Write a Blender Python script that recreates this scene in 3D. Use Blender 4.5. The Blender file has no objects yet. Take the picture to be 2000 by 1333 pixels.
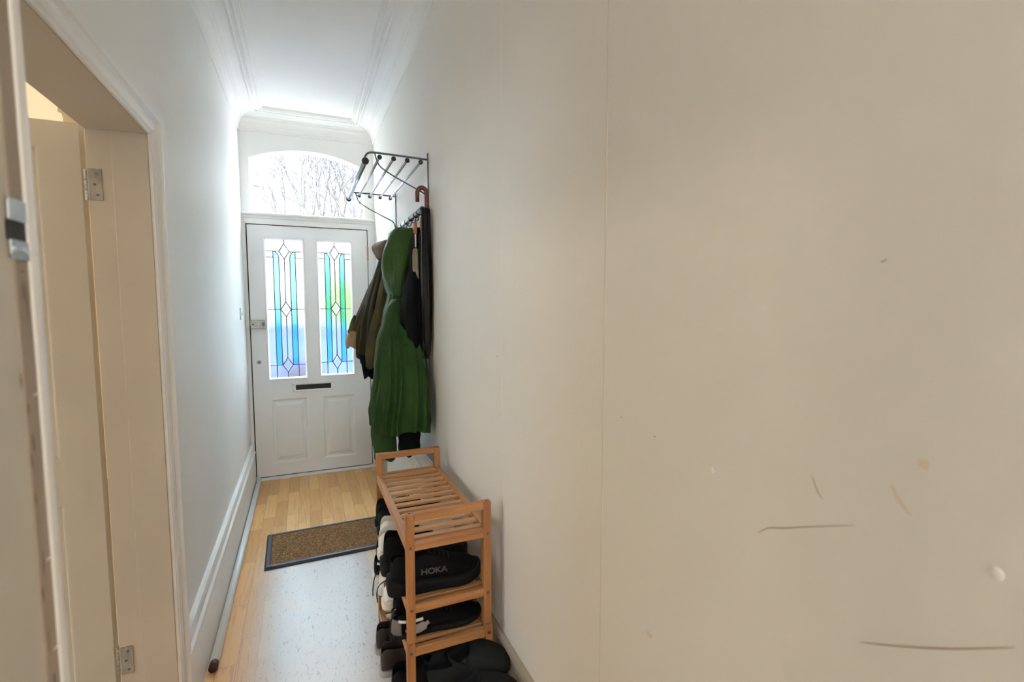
import bpy, bmesh, math, random
from mathutils import Vector, Matrix, noise
S = bpy.context.scene
C = S.collection
PI = math.pi

# ------------------------------------------------------------------ camera
cd = bpy.data.cameras.new('camera'); cam = bpy.data.objects.new('camera', cd); C.objects.link(cam)
cd.sensor_width = 36.0; cd.sensor_fit = 'HORIZONTAL'; cd.lens = 955.1 / 2000 * 36
cd.clip_start = 0.02; cd.clip_end = 300
cam.location = (0, 0, 1.42)
yaw, pitch, roll = 0.4028, 0.0781, 0.0012
fw = Vector((math.sin(yaw) * math.cos(pitch), math.cos(yaw) * math.cos(pitch), -math.sin(pitch)))
cam.rotation_euler = (fw.to_track_quat('-Z', 'Y') @ Matrix.Rotation(-roll, 3, 'Z').to_quaternion()).to_euler()
cd.dof.use_dof = True; cd.dof.focus_distance = 3.0; cd.dof.aperture_fstop = 4.5
S.camera = cam

# ------------------------------------------------------------------ world, sun, exposure
w = bpy.data.worlds.new('sky'); S.world = w; w.use_nodes = True
bgn = w.node_tree.nodes['Background']
SKY_HORIZON, SKY_ZENITH = 3.4, 31.0      # overcast sky: far brighter overhead than at the horizon
nt_ = w.node_tree; tc_ = nt_.nodes.new('ShaderNodeTexCoord'); sp_ = nt_.nodes.new('ShaderNodeSeparateXYZ'); mr_ = nt_.nodes.new('ShaderNodeMapRange')
nt_.links.new(tc_.outputs['Generated'], sp_.inputs[0]); nt_.links.new(sp_.outputs[2], mr_.inputs[0])
mr_.inputs[1].default_value = .22; mr_.inputs[2].default_value = .8; mr_.inputs[3].default_value = SKY_HORIZON; mr_.inputs[4].default_value = SKY_ZENITH
bgn.inputs[0].default_value = (0.84, 0.93, 1.0, 1); nt_.links.new(mr_.outputs[0], bgn.inputs[1])
sd = bpy.data.lights.new('sun', 'SUN'); sun = bpy.data.objects.new('sun', sd); C.objects.link(sun)
sd.energy = 5; sd.angle = math.radians(1.5); sd.color = (1, .95, .88)
sun.rotation_euler = Vector((0.35, 1.0, -0.95)).to_track_quat('-Z', 'Y').to_euler()
S.view_settings.view_transform = 'Standard'; S.view_settings.look = 'None'
S.view_settings.gamma = 1; S.view_settings.use_curve_mapping = False
S.view_settings.exposure = 0.58
FILL_HALL = 31.0
LAMP_ROOM = 36.0
S.cycles.max_bounces = 14; S.cycles.diffuse_bounces = 8; S.cycles.transmission_bounces = 10
S.cycles.transparent_max_bounces = 16
S.cycles.sample_clamp_indirect = 12
S.cycles.use_denoising = True

# ------------------------------------------------------------------ material helpers
def mat(name, col, rough=.6, metal=0, bump=0, bscale=60, bdist=.004, var=0, vscale=4, coat=0, spec=.5, stretch=(1, 1, 1), sheen=0, col2=None):
    m = bpy.data.materials.new(name); m.use_nodes = True
    nt = m.node_tree; N = nt.nodes; Lk = nt.links
    b = N['Principled BSDF']
    b.inputs['Base Color'].default_value = (*col, 1); b.inputs['Roughness'].default_value = rough
    b.inputs['Metallic'].default_value = metal; b.inputs['Coat Weight'].default_value = coat
    b.inputs['Specular IOR Level'].default_value = spec
    b.inputs['Sheen Weight'].default_value = sheen
    tc = N.new('ShaderNodeTexCoord'); mp = N.new('ShaderNodeMapping'); mp.inputs['Scale'].default_value = stretch
    Lk.new(tc.outputs['Object'], mp.inputs[0])
    if var or col2:
        n = N.new('ShaderNodeTexNoise'); n.inputs['Scale'].default_value = vscale; n.inputs['Detail'].default_value = 5
        Lk.new(mp.outputs[0], n.inputs[0])
        mx = N.new('ShaderNodeMix'); mx.data_type = 'RGBA'
        r = N.new('ShaderNodeValToRGB'); r.color_ramp.elements[0].position = .35; r.color_ramp.elements[1].position = .65
        Lk.new(n.outputs[0], r.inputs[0]); Lk.new(r.outputs[0], mx.inputs[0])
        mx.inputs[6].default_value = (*col, 1)
        c2 = col2 if col2 else tuple(c * (1 - var) for c in col)
        mx.inputs[7].default_value = (*c2, 1)
        Lk.new(mx.outputs[2], b.inputs['Base Color'])
    if bump:
        n2 = N.new('ShaderNodeTexNoise'); n2.inputs['Scale'].default_value = bscale; n2.inputs['Detail'].default_value = 4
        Lk.new(mp.outputs[0], n2.inputs[0])
        bp = N.new('ShaderNodeBump'); bp.inputs['Strength'].default_value = bump; bp.inputs['Distance'].default_value = bdist
        Lk.new(n2.outputs[0], bp.inputs['Height']); Lk.new(bp.outputs[0], b.inputs['Normal'])
    return m

def wallpaper(name, col, col2):
    """old lining paper painted off-white: fine plaster grain, long vertical ripples, faint stains"""
    m = mat(name, col, .55, var=.02, vscale=1.4, col2=col2, spec=.35)
    nt = m.node_tree; N = nt.nodes; Lk = nt.links; b = N['Principled BSDF']
    tc = N.new('ShaderNodeTexCoord')
    hs = []
    for sc, st, k in ((70, (1, 1, 1), .25), (9, (1, 1.4, .12), 1.0), (22, (1, 1, .5), .45)):
        mp = N.new('ShaderNodeMapping'); mp.inputs['Scale'].default_value = st; Lk.new(tc.outputs['Object'], mp.inputs[0])
        n = N.new('ShaderNodeTexNoise'); n.inputs['Scale'].default_value = sc; n.inputs['Detail'].default_value = 3; Lk.new(mp.outputs[0], n.inputs[0])
        mm = N.new('ShaderNodeMath'); mm.operation = 'MULTIPLY'; mm.inputs[1].default_value = k; Lk.new(n.outputs[0], mm.inputs[0]); hs.append(mm)
    a = N.new('ShaderNodeMath'); Lk.new(hs[0].outputs[0], a.inputs[0]); Lk.new(hs[1].outputs[0], a.inputs[1])
    a2 = N.new('ShaderNodeMath'); Lk.new(a.outputs[0], a2.inputs[0]); Lk.new(hs[2].outputs[0], a2.inputs[1])
    bp = N.new('ShaderNodeBump'); bp.inputs['Strength'].default_value = .32; bp.inputs['Distance'].default_value = .006
    Lk.new(a2.outputs[0], bp.inputs['Height']); Lk.new(bp.outputs[0], b.inputs['Normal'])
    return m

def wood(name, c1, c2, axis='Y', rough=.45, scale=1.0):
    m = bpy.data.materials.new(name); m.use_nodes = True
    nt = m.node_tree; N = nt.nodes; Lk = nt.links; b = N['Principled BSDF']; b.inputs['Roughness'].default_value = rough
    tc = N.new('ShaderNodeTexCoord'); mp = N.new('ShaderNodeMapping'); Lk.new(tc.outputs['Object'], mp.inputs[0])
    s = [38 * scale] * 3; s['XYZ'.index(axis)] = 2.2 * scale; mp.inputs['Scale'].default_value = s
    n = N.new('ShaderNodeTexNoise'); n.inputs['Scale'].default_value = 1.6; n.inputs['Detail'].default_value = 6; n.inputs['Distortion'].default_value = .6
    Lk.new(mp.outputs[0], n.inputs[0])
    r = N.new('ShaderNodeValToRGB'); r.color_ramp.elements[0].color = (*c1, 1); r.color_ramp.elements[1].color = (*c2, 1)
    r.color_ramp.elements[0].position = .3; r.color_ramp.elements[1].position = .72
    Lk.new(n.outputs[0], r.inputs[0]); Lk.new(r.outputs[0], b.inputs['Base Color'])
    bp = N.new('ShaderNodeBump'); bp.inputs['Strength'].default_value = .15; bp.inputs['Distance'].default_value = .002
    Lk.new(n.outputs[0], bp.inputs['Height']); Lk.new(bp.outputs[0], b.inputs['Normal'])
    return m

def glassmat(name, col, rough, bump=0, bscale=120, ior=1.45):
    m = bpy.data.materials.new(name); m.use_nodes = True
    nt = m.node_tree; N = nt.nodes; Lk = nt.links; N.remove(N['Principled BSDF'])
    g = N.new('ShaderNodeBsdfGlass'); g.inputs['Color'].default_value = (*col, 1); g.inputs['Roughness'].default_value = rough; g.inputs['IOR'].default_value = ior
    if bump:
        tc = N.new('ShaderNodeTexCoord'); n = N.new('ShaderNodeTexNoise'); n.inputs['Scale'].default_value = bscale; n.inputs['Detail'].default_value = 2
        Lk.new(tc.outputs['Object'], n.inputs[0]); bp = N.new('ShaderNodeBump'); bp.inputs['Strength'].default_value = bump; bp.inputs['Distance'].default_value = .004
        Lk.new(n.outputs[0], bp.inputs['Height']); Lk.new(bp.outputs[0], g.inputs['Normal'])
    Lk.new(g.outputs[0], N['Material Output'].inputs[0])
    return m

def clearglass(name):
    m = bpy.data.materials.new(name); m.use_nodes = True
    nt = m.node_tree; N = nt.nodes; Lk = nt.links; N.remove(N['Principled BSDF'])
    t = N.new('ShaderNodeBsdfTransparent'); t.inputs[0].default_value = (.97, .98, .98, 1)
    g = N.new('ShaderNodeBsdfGlossy'); g.inputs['Roughness'].default_value = .03
    mx = N.new('ShaderNodeMixShader'); mx.inputs[0].default_value = .06
    Lk.new(t.outputs[0], mx.inputs[1]); Lk.new(g.outputs[0], mx.inputs[2]); Lk.new(mx.outputs[0], N['Material Output'].inputs[0])
    return m

def lampmat(name, col, st):
    m = bpy.data.materials.new(name); m.use_nodes = True
    b = m.node_tree.nodes['Principled BSDF']; b.inputs['Base Color'].default_value = (.9, .88, .8, 1)
    b.inputs['Emission Color'].default_value = (*col, 1); b.inputs['Emission Strength'].default_value = st
    return m

def floormat():
    m = bpy.data.materials.new('oak_floor'); m.use_nodes = True
    nt = m.node_tree; N = nt.nodes; Lk = nt.links; b = N['Principled BSDF']
    tc = N.new('ShaderNodeTexCoord')
    rot = N.new('ShaderNodeMapping'); rot.inputs['Rotation'].default_value = (0, 0, PI / 2); Lk.new(tc.outputs['Object'], rot.inputs[0])
    br = N.new('ShaderNodeTexBrick'); Lk.new(rot.outputs[0], br.inputs[0])
    br.inputs['Scale'].default_value = 1; br.inputs['Mortar Size'].default_value = .0009; br.inputs['Mortar Smooth'].default_value = .1
    br.inputs['Brick Width'].default_value = .42; br.inputs['Row Height'].default_value = .071; br.offset = .37
    br.inputs['Color1'].default_value = (0, 0, 0, 1); br.inputs['Color2'].default_value = (1, 1, 1, 1); br.inputs['Mortar'].default_value = (.5, .5, .5, 1)
    br.inputs['Bias'].default_value = 0
    ramp = N.new('ShaderNodeValToRGB'); Lk.new(br.outputs['Color'], ramp.inputs[0])
    e = ramp.color_ramp.elements; e[0].color = (.60, .30, .09, 1); e[1].color = (.82, .49, .19, 1)
    e2 = ramp.color_ramp.elements.new(.5); e2.color = (.72, .39, .135, 1)
    # grain
    mp = N.new('ShaderNodeMapping'); mp.inputs['Scale'].default_value = (55, 3.2, 1); Lk.new(tc.outputs['Object'], mp.inputs[0])
    ad = N.new('ShaderNodeVectorMath'); ad.operation = 'ADD'; sc = N.new('ShaderNodeVectorMath'); sc.operation = 'SCALE'; sc.inputs['Scale'].default_value = 9
    Lk.new(br.outputs['Color'], sc.inputs[0]); Lk.new(mp.outputs[0], ad.inputs[0]); Lk.new(sc.outputs[0], ad.inputs[1])
    g = N.new('ShaderNodeTexNoise'); g.inputs['Scale'].default_value = 1.0; g.inputs['Detail'].default_value = 6; g.inputs['Distortion'].default_value = 1.6
    Lk.new(ad.outputs[0], g.inputs[0])
    gr = N.new('ShaderNodeValToRGB'); gr.color_ramp.elements[0].color = (.68, .64, .6, 1); gr.color_ramp.elements[0].position = .34
    gr.color_ramp.elements[1].color = (1, 1, 1, 1); gr.color_ramp.elements[1].position = .5
    Lk.new(g.outputs[0], gr.inputs[0])
    mul = N.new('ShaderNodeMix'); mul.data_type = 'RGBA'; mul.blend_type = 'MULTIPLY'; mul.inputs[0].default_value = .55
    Lk.new(ramp.outputs[0], mul.inputs[6]); Lk.new(gr.outputs[0], mul.inputs[7])
    # seams
    sm = N.new('ShaderNodeMix'); sm.data_type = 'RGBA'; Lk.new(br.outputs['Fac'], sm.inputs[0]); Lk.new(mul.outputs[2], sm.inputs[6]); sm.inputs[7].default_value = (.33, .2, .1, 1)
    # sky reflection painted grey into the middle boards, plus dark worn pores
    sep = N.new('ShaderNodeSeparateXYZ'); Lk.new(tc.outputs['Object'], sep.inputs[0])
    def win(sock, a, b_, c, d):
        m1 = N.new('ShaderNodeMapRange'); m1.interpolation_type = 'SMOOTHSTEP'; m1.inputs[1].default_value = a; m1.inputs[2].default_value = b_; Lk.new(sock, m1.inputs[0])
        m2 = N.new('ShaderNodeMapRange'); m2.interpolation_type = 'SMOOTHSTEP'; m2.inputs[1].default_value = c; m2.inputs[2].default_value = d; m2.inputs[3].default_value = 1; m2.inputs[4].default_value = 0; Lk.new(sock, m2.inputs[0])
        mm = N.new('ShaderNodeMath'); mm.operation = 'MULTIPLY'; Lk.new(m1.outputs[0], mm.inputs[0]); Lk.new(m2.outputs[0], mm.inputs[1]); return mm.outputs[0]
    wx = win(sep.outputs[0], -.33, -.12, .22, .42); wy = win(sep.outputs[1], -1.5, -1.0, 2.75, 3.35)
    ww = N.new('ShaderNodeMath'); ww.operation = 'MULTIPLY'; Lk.new(wx, ww.inputs[0]); Lk.new(wy, ww.inputs[1])
    wn = N.new('ShaderNodeTexNoise'); wn.inputs['Scale'].default_value = 3.5; wn.inputs['Detail'].default_value = 4; Lk.new(tc.outputs['Object'], wn.inputs[0])
    wa = N.new('ShaderNodeMapRange'); wa.inputs[1].default_value = .05; wa.inputs[2].default_value = .35; Lk.new(wn.outputs[0], wa.inputs[0])
    wm = N.new('ShaderNodeMath'); wm.operation = 'MULTIPLY'; Lk.new(ww.outputs[0], wm.inputs[0]); Lk.new(wa.outputs[0], wm.inputs[1])
    wk = N.new('ShaderNodeMath'); wk.operation = 'MULTIPLY'; wk.inputs[1].default_value = .9; Lk.new(wm.outputs[0], wk.inputs[0])
    worn = N.new('ShaderNodeMix'); worn.data_type = 'RGBA'; Lk.new(wk.outputs[0], worn.inputs[0]); Lk.new(sm.outputs[2], worn.inputs[6]); worn.inputs[7].default_value = (.47, .43, .41, 1)  # grey tint imitates the sky reflected in the floor
    pm = N.new('ShaderNodeMapping'); pm.inputs['Scale'].default_value = (120, 34, 1); Lk.new(tc.outputs['Object'], pm.inputs[0])
    pn = N.new('ShaderNodeTexNoise'); pn.inputs['Scale'].default_value = 1; pn.inputs['Detail'].default_value = 3; pn.inputs['Distortion'].default_value = 1.2; Lk.new(pm.outputs[0], pn.inputs[0])
    pr = N.new('ShaderNodeMapRange'); pr.inputs[1].default_value = .6; pr.inputs[2].default_value = .68; Lk.new(pn.outputs[0], pr.inputs[0])
    pk = N.new('ShaderNodeMath'); pk.operation = 'MULTIPLY'; Lk.new(pr.outputs[0], pk.inputs[0]); Lk.new(wm.outputs[0], pk.inputs[1])
    pk2 = N.new('ShaderNodeMath'); pk2.operation = 'MULTIPLY'; pk2.inputs[1].default_value = .6; Lk.new(pk.outputs[0], pk2.inputs[0])
    pore = N.new('ShaderNodeMix'); pore.data_type = 'RGBA'; Lk.new(pk2.outputs[0], pore.inputs[0]); Lk.new(worn.outputs[2], pore.inputs[6]); pore.inputs[7].default_value = (.16, .12, .1, 1)
    Lk.new(pore.outputs[2], b.inputs['Base Color'])
    rr = N.new('ShaderNodeMapRange'); rr.inputs[3].default_value = .28; rr.inputs[4].default_value = .42; Lk.new(g.outputs[0], rr.inputs[0]); Lk.new(rr.outputs[0], b.inputs['Roughness'])
    b.inputs['Coat Weight'].default_value = .3; b.inputs['Coat Roughness'].default_value = .27; b.inputs['Specular IOR Level'].default_value = .3
    bp = N.new('ShaderNodeBump'); bp.inputs['Strength'].default_value = .12; bp.inputs['Distance'].default_value = .002
    Lk.new(g.outputs[0], bp.inputs['Height']); Lk.new(bp.outputs[0], b.inputs['Normal'])
    return m

def coirmat():
    m = mat('coir', (.12, .060, .024), .95, bump=1.0, bscale=300, vscale=110, spec=.1, col2=(.36, .21, .10))
    return m

M = dict(
    wallL=wallpaper('painted_paper_white', (.86, .86, .85), (.83, .83, .82)),
    wallR=wallpaper('painted_paper_cream', (.83, .82, .79), (.80, .79, .75)),
    paint=mat('white_gloss_paint', (.86, .86, .855), .35, bump=.05, bscale=30, var=.03),
    doorpaint=mat('front_door_paint', (.87, .885, .90), .4, bump=.05, bscale=25, var=.03),
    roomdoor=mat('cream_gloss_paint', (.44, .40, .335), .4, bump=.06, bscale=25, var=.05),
    hingepaint=mat('painted_over_steel', (.36, .33, .29), .45, vscale=38, stretch=(1, 1, .35), col2=(.20, .18, .165), bump=.4, bscale=60),
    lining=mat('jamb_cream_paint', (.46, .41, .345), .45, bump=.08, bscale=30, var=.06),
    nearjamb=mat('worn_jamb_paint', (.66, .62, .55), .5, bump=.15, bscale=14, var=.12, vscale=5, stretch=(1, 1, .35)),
    plaster=mat('ceiling_plaster', (.87, .865, .85), .8, bump=.12, bscale=12, var=.02),
    floor=floormat(),
    steel=mat('brushed_steel', (.62, .66, .70), .28, 1),
    darkmetal=mat('dark_plastic', (.03, .035, .045), .4),
    bracket=mat('dark_grey_metal', (.13, .15, .17), .35, .8),
    tube=mat('silver_tube', (.60, .68, .74), .25, .9),
    brass=mat('aged_brass', (.55, .42, .22), .4, .9, var=.3, vscale=60),
    nickel=mat('worn_nickel', (.50, .50, .46), .35, .8, var=.45, vscale=120),
    chrome=mat('chrome', (.75, .77, .8), .12, 1),
    plate=mat('strike_plate_zinc', (.62, .68, .74), .3, .85),
    lead=mat('lead_came', (.09, .095, .11), .5, .4),
    black=mat('black', (.006, .006, .006), .6),
    soot=mat('dark_slot', (.012, .016, .015), .35),
    obscure=glassmat('obscure_glass', (.97, .97, 1), .15, bump=.35, bscale=90),
    cyan=glassmat('cyan_glass', (.44, .86, .92), .14, bump=.3, bscale=90),
    bevelled=glassmat('bevelled_glass', (.98, .98, 1), .08),
    clear=clearglass('clear_glass'),
    rackwood=wood('oiled_hardwood', (.40, .175, .060), (.58, .30, .125), 'Y', .42),
    rackwoodx=wood('oiled_hardwood_cross', (.34, .14, .05), (.54, .27, .11), 'X', .42),
    slatwood=wood('pale_slat_wood', (.46, .235, .10), (.60, .35, .17), 'X', .45, .8),
    rackwoodz=wood('oiled_hardwood_post', (.32, .13, .045), (.47, .215, .08), 'Z', .42),
    greencloth=mat('green_shell_fabric', (.024, .072, .013), .62, bump=.9, bscale=11, bdist=.02, stretch=(1.6, 1.6, .45), var=.3, vscale=9, spec=.3),
    greencloth2=mat('green_hood_fabric', (.040, .105, .018), .5, bump=.9, bscale=13, bdist=.02, stretch=(1.2, 1.2, .7), var=.25, vscale=9, spec=.35),
    olive=mat('olive_fabric', (.040, .033, .014), .8, bump=.3, bscale=90, var=.3, vscale=8, spec=.2),
    olive2=mat('lighter_olive_fabric', (.10, .08, .032), .8, bump=.3, bscale=90, var=.35, vscale=8, spec=.2),
    tan=mat('tan_fabric', (.42, .29, .16), .8, bump=.3, bscale=90, var=.25, vscale=14),
    taupe=mat('taupe_quilt', (.24, .2, .15), .7, bump=.3, bscale=40, var=.3, vscale=14),
    blackcloth=mat('black_fabric', (.006, .0065, .009), .8, bump=.4, bscale=70, var=.3, spec=.18),
    tealblack=mat('dark_rib_knit', (.006, .011, .012), .9, spec=.15, bump=.8, bscale=160, stretch=(1, 1, .1)),
    nylon=mat('black_nylon', (.006, .006, .0075), .45, spec=.25, bump=.3, bscale=30),
    crook=mat('red_brown_varnished_wood', (.15, .028, .014), .35, coat=.4, var=.3, vscale=30),
    orange=mat('orange_wood', (.55, .16, .03), .35, coat=.4, var=.2, vscale=30),
    beigebrolly=mat('beige_nylon', (.30, .27, .19), .6, bump=.3, bscale=30, var=.25, vscale=20),
    pale=mat('pale_shaft', (.75, .74, .70), .4),
    rubber=mat('black_rubber', (.028, .034, .046), .55, bump=.1),
    coir=coirmat(),
    radiator=mat('radiator_enamel', (.82, .83, .84), .35),
    pvc=mat('white_pipe', (.80, .84, .88), .3),
    brownrubber=mat('brown_pipe_end', (.06, .025, .02), .6),
    shoeblack=mat('black_shoe_mesh', (.005, .005, .0055), .8, spec=.15, bump=.6, bscale=420),
    shoeblacksole=mat('black_foam_sole', (.006, .006, .0065), .7, spec=.2, bump=.1),
    knit=mat('charcoal_knit', (.011, .013, .016), .9, spec=.15, bump=1, bscale=300),
    shoewhite=mat('white_leather', (.78, .77, .74), .45, bump=.1, bscale=60, var=.06),
    whitesole=mat('off_white_rubber', (.70, .67, .60), .55, var=.12, vscale=30),
    greysole=mat('grey_rubber', (.33, .32, .31), .6, var=.15, vscale=30),
    greyshoe=mat('grey_suede', (.16, .15, .155), .85, bump=.3, bscale=200),
    brownshoe=mat('dark_brown_leather', (.022, .015, .012), .5, bump=.2, bscale=80),
    lace=mat('black_lace', (.01, .01, .011), .8), lacew=mat('white_lace', (.75, .74, .72), .8),
    greenline=mat('green_trim', (.06, .15, .11), .6),
    clog=mat('charcoal_foam', (.010, .013, .0145), .75, spec=.2, bump=.15, bscale=260),
    letter=mat('grey_lettering', (.085, .085, .09), .5),
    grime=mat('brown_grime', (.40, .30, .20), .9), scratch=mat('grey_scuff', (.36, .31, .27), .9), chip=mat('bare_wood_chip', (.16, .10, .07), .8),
    crack=mat('hairline_crack', (.45, .42, .38), .9), stain=mat('pale_brown_stain', (.76, .70, .61), .9), seam=mat('paper_seam', (.66, .62, .56), .9, spec=.1),
    roomcream=mat('room_cream_wall', (.82, .79, .72), .8, var=.03),
    yellow=mat('yellow_room_wall', (.80, .60, .25), .8, var=.03), peach=mat('room_ceiling', (.86, .72, .52), .8),
    roomplaster=mat('room_cornice_plaster', (.78, .74, .66), .8), carpet=mat('room_floor', (.45, .38, .3), .95),
    paving=mat('pale_paving', (.24, .22, .22), .9, var=.15, vscale=3),
    road=mat('road', (.30, .30, .31), .9), hedge=mat('hedge_leaves', (.035, .07, .006), .8, var=.4, vscale=14),
    bark=mat('bark', (.095, .09, .09), .9, var=.3, vscale=6), carblue=mat('blue_car_paint', (.012, .05, .26), .3, coat=.8),
    carglass=mat('car_glass', (.12, .16, .22), .1), tyre=mat('tyre', (.02, .02, .02), .8),
    peachrender=mat('peach_render', (.16, .135, .11), .9, var=.1), slate=mat('slate_roof', (.20, .20, .25), .8), brick=mat('house_brick', (.40, .25, .2), .9, var=.2, vscale=9),
)

# ------------------------------------------------------------------ mesh helpers
def nbm(): return bmesh.new()
def obj(name, bm, m=None, parent=None, smooth=False, sub=0, bevel=0, bseg=2, autosmooth=None):
    me = bpy.data.meshes.new(name)
    bmesh.ops.recalc_face_normals(bm, faces=bm.faces[:])
    bm.to_mesh(me); bm.free()
    o = bpy.data.objects.new(name, me); C.objects.link(o)
    for x in (m if isinstance(m, (list, tuple)) else [m]):
        if x: me.materials.append(x)
    if parent: o.parent = parent
    if smooth:
        for p in me.polygons: p.use_smooth = True
    if bevel:
        b = o.modifiers.new('bevel', 'BEVEL'); b.width = bevel; b.segments = bseg; b.limit_method = 'ANGLE'; b.angle_limit = math.radians(40)
    if sub:
        s = o.modifiers.new('sub', 'SUBSURF'); s.levels = sub; s.render_levels = sub
    return o
def box(bm, x0, x1, y0, y1, z0, z1, mi=0):
    vs = [bm.verts.new((x, y, z)) for x in (x0, x1) for y in (y0, y1) for z in (z0, z1)]
    for q in ((0, 1, 3, 2), (4, 6, 7, 5), (0, 4, 5, 1), (2, 3, 7, 6), (0, 2, 6, 4), (1, 5, 7, 3)):
        f = bm.faces.new([vs[i] for i in q]); f.material_index = mi
    return vs
def loft(bm, rings, closed=True, cap0=True, cap1=True, mi=None):
    R = [[bm.verts.new(p) for p in r] for r in rings]
    n = len(R[0])
    for a, b in zip(R, R[1:]):
        for i in range(n if closed else n - 1):
            j = (i + 1) % n
            try:
                f = bm.faces.new((a[i], a[j], b[j], b[i]))
                if mi: f.material_index = mi(i)
            except ValueError: pass
    if closed and cap0: bm.faces.new(R[0][::-1])
    if closed and cap1: bm.faces.new(R[-1])
    return R
def tube(bm, pts, r, n=8, cap=True):
    pts = [Vector(p) for p in pts]; rs = r if isinstance(r, (list, tuple)) else [r] * len(pts)
    rings = []; up = None
    for i, p in enumerate(pts):
        t = (pts[min(i + 1, len(pts) - 1)] - pts[max(i - 1, 0)]).normalized()
        if up is None: up = Vector((0, 0, 1)) if abs(t.z) < .9 else Vector((1, 0, 0))
        u = up - t * up.dot(t)
        if u.length < 1e-6: u = t.orthogonal()
        u.normalize(); up = u; v = t.cross(u)
        rings.append([p + (u * math.cos(2 * PI * k / n) + v * math.sin(2 * PI * k / n)) * rs[i] for k in range(n)])
    loft(bm, rings, True, cap, cap)
def smooth_path(P, k=6):
    P = [Vector(p) for p in P]; out = []
    for i in range(len(P) - 1):
        p0 = P[max(i - 1, 0)]; p1 = P[i]; p2 = P[i + 1]; p3 = P[min(i + 2, len(P) - 1)]
        for j in range(k):
            t = j / k
            out.append(.5 * ((2 * p1) + (p2 - p0) * t + (2 * p0 - 5 * p1 + 4 * p2 - p3) * t * t + (3 * p1 - p0 - 3 * p2 + p3) * t ** 3))
    out.append(P[-1]); return out
def cyl(bm, a, b, r, n=16, r2=None): tube(bm, [a, b], [r, r if r2 is None else r2], n)
def ball(bm, c, r, n=12, s=(1, 1, 1)):
    vs = bmesh.ops.create_uvsphere(bm, u_segments=n, v_segments=max(6, n // 2 + 2), radius=1)['verts']
    for v in vs: v.co = Vector((c[0] + v.co.x * r * s[0], c[1] + v.co.y * r * s[1], c[2] + v.co.z * r * s[2]))
def prism(bm, poly, axis, a, b):
    """extrude a 2-D outline along an axis; poly gives the other two coordinates in xyz order"""
    def P(p, t):
        return {'x': (t, p[0], p[1]), 'y': (p[0], t, p[1]), 'z': (p[0], p[1], t)}[axis]
    loft(bm, [[P(p, a) for p in poly], [P(p, b) for p in poly]])
def thing(name, label=None, cat=None, loc=(0, 0, 0), rz=0, group=None, kind=None):
    o = bpy.data.objects.new(name, None); C.objects.link(o); o.location = loc; o.rotation_euler = (0, 0, rz)
    o.empty_display_size = .05
    return tag(o, label, cat, group, kind)
def tag(o, label=None, cat=None, group=None, kind=None):
    if label: o['label'] = label
    if cat: o['category'] = cat
    if group: o['group'] = group
    if kind: o['kind'] = kind
    return o
def struct(name, bm, m, label=None, cat=None, **k):
    return tag(obj(name, bm, m, **k), label, cat, None, 'structure')
def local(t, bm):
    bm.transform(Matrix.Translation(t.location).inverted()); return bm

XL, XR, YD, ZC = -.4127, .5764, 4.31, 2.86
OY0, OY1, OZ = 1.03, 1.80, 1.922       # side doorway opening
YB = -3.2

# ------------------------------------------------------------------ room shell
b = nbm(); box(b, -.57, .75, YB, YD + .13, -.06, 0)
struct('floor', b, M['floor'], 'light oak strip floor with dark worn pores and a sky reflection painted grey along the middle', 'floor')
b = nbm(); box(b, -.57, .75, YB, YD + .13, ZC, ZC + .3)
struct('ceiling', b, M['plaster'], 'white plaster ceiling panel above the hall', 'ceiling')
b = nbm(); box(b, XL - .15, XL, OY1 + .030, YD + .13, 0, ZC); box(b, XL - .15, XL, YB, OY0, 0, ZC); box(b, XL - .15, XL, OY0, OY1 + .030, OZ + .020, ZC)
struct('wall_left', b, M['wallL'], 'white papered wall left of the hall with a doorway in it', 'wall')
b = nbm(); box(b, XR, XR + .18, YB, YD + .13, 0, ZC)
wr = struct('wall_right', b, M['wallR'], 'long cream papered wall on the right with scuffs and a seam', 'wall')
b = nbm(); box(b, XL - .15, XR, YB - .12, YB, 0, ZC)
struct('wall_back', b, M['wallR'], 'cream end wall behind the viewer', 'wall')

# scuffs, seam and stains on the right wall (thin paint marks on the paper)
def mark(name, pts, wd, m, label=None, par=wr):
    bm = nbm(); P = smooth_path(pts, 5); n = len(P)
    rings = []
    for i, p in enumerate(P):
        t = (P[min(i + 1, n - 1)] - P[max(i - 1, 0)]).normalized(); u = Vector((0, -t.z, t.y))
        k = wd * (.25 + .75 * math.sin(PI * min(1, max(0, i / (n - 1)))) ** .5) / 2
        rings.append([p + u * k, p - u * k])
    x = XR - .0004
    rows = [[bm.verts.new((x, q.y, q.z)) for q in r] for r in rings]
    for a, c in zip(rows, rows[1:]): bm.faces.new((a[0], a[1], c[1], c[0]))
    o = obj(name, bm, m, par)
    if label: o['label'] = label
def blotch(name, y, z, ry, rz, m, seed, par=wr, x=None):
    rnd = random.Random(seed); bm = nbm(); x = XR - .0004 if x is None else x
    bm.faces.new([bm.verts.new((x, y + ry * math.cos(a) * rnd.uniform(.6, 1.2), z + rz * math.sin(a) * rnd.uniform(.6, 1.2))) for a in [2 * PI * k / 14 for k in range(14)]])
    return obj(name, bm, m, par)
b = nbm(); box(b, XR - .0007, XR, .8605, .8625, .30, 2.75); obj('paper_seam', b, M['seam'], wr)
b = nbm(); box(b, XR - .0005, XR, 1.4345, 1.436, .35, 2.75); obj('paper_seam', b, M['wallR'], wr)
mark('scuff_mark', [(0, .474, 1.098), (0, .458, 1.112), (0, .435, 1.122), (0, .40, 1.139), (0, .346, 1.164)], .0015, M['scratch'])
mark('scuff_mark', [(0, .335, 1.03), (0, .29, 1.055), (0, .25, 1.08), (0, .205, 1.112)], .0016, M['grime'])
mark('scuff_mark', [(0, .40, 1.205), (0, .392, 1.188), (0, .385, 1.18)], .0012, M['grime'])
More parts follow.
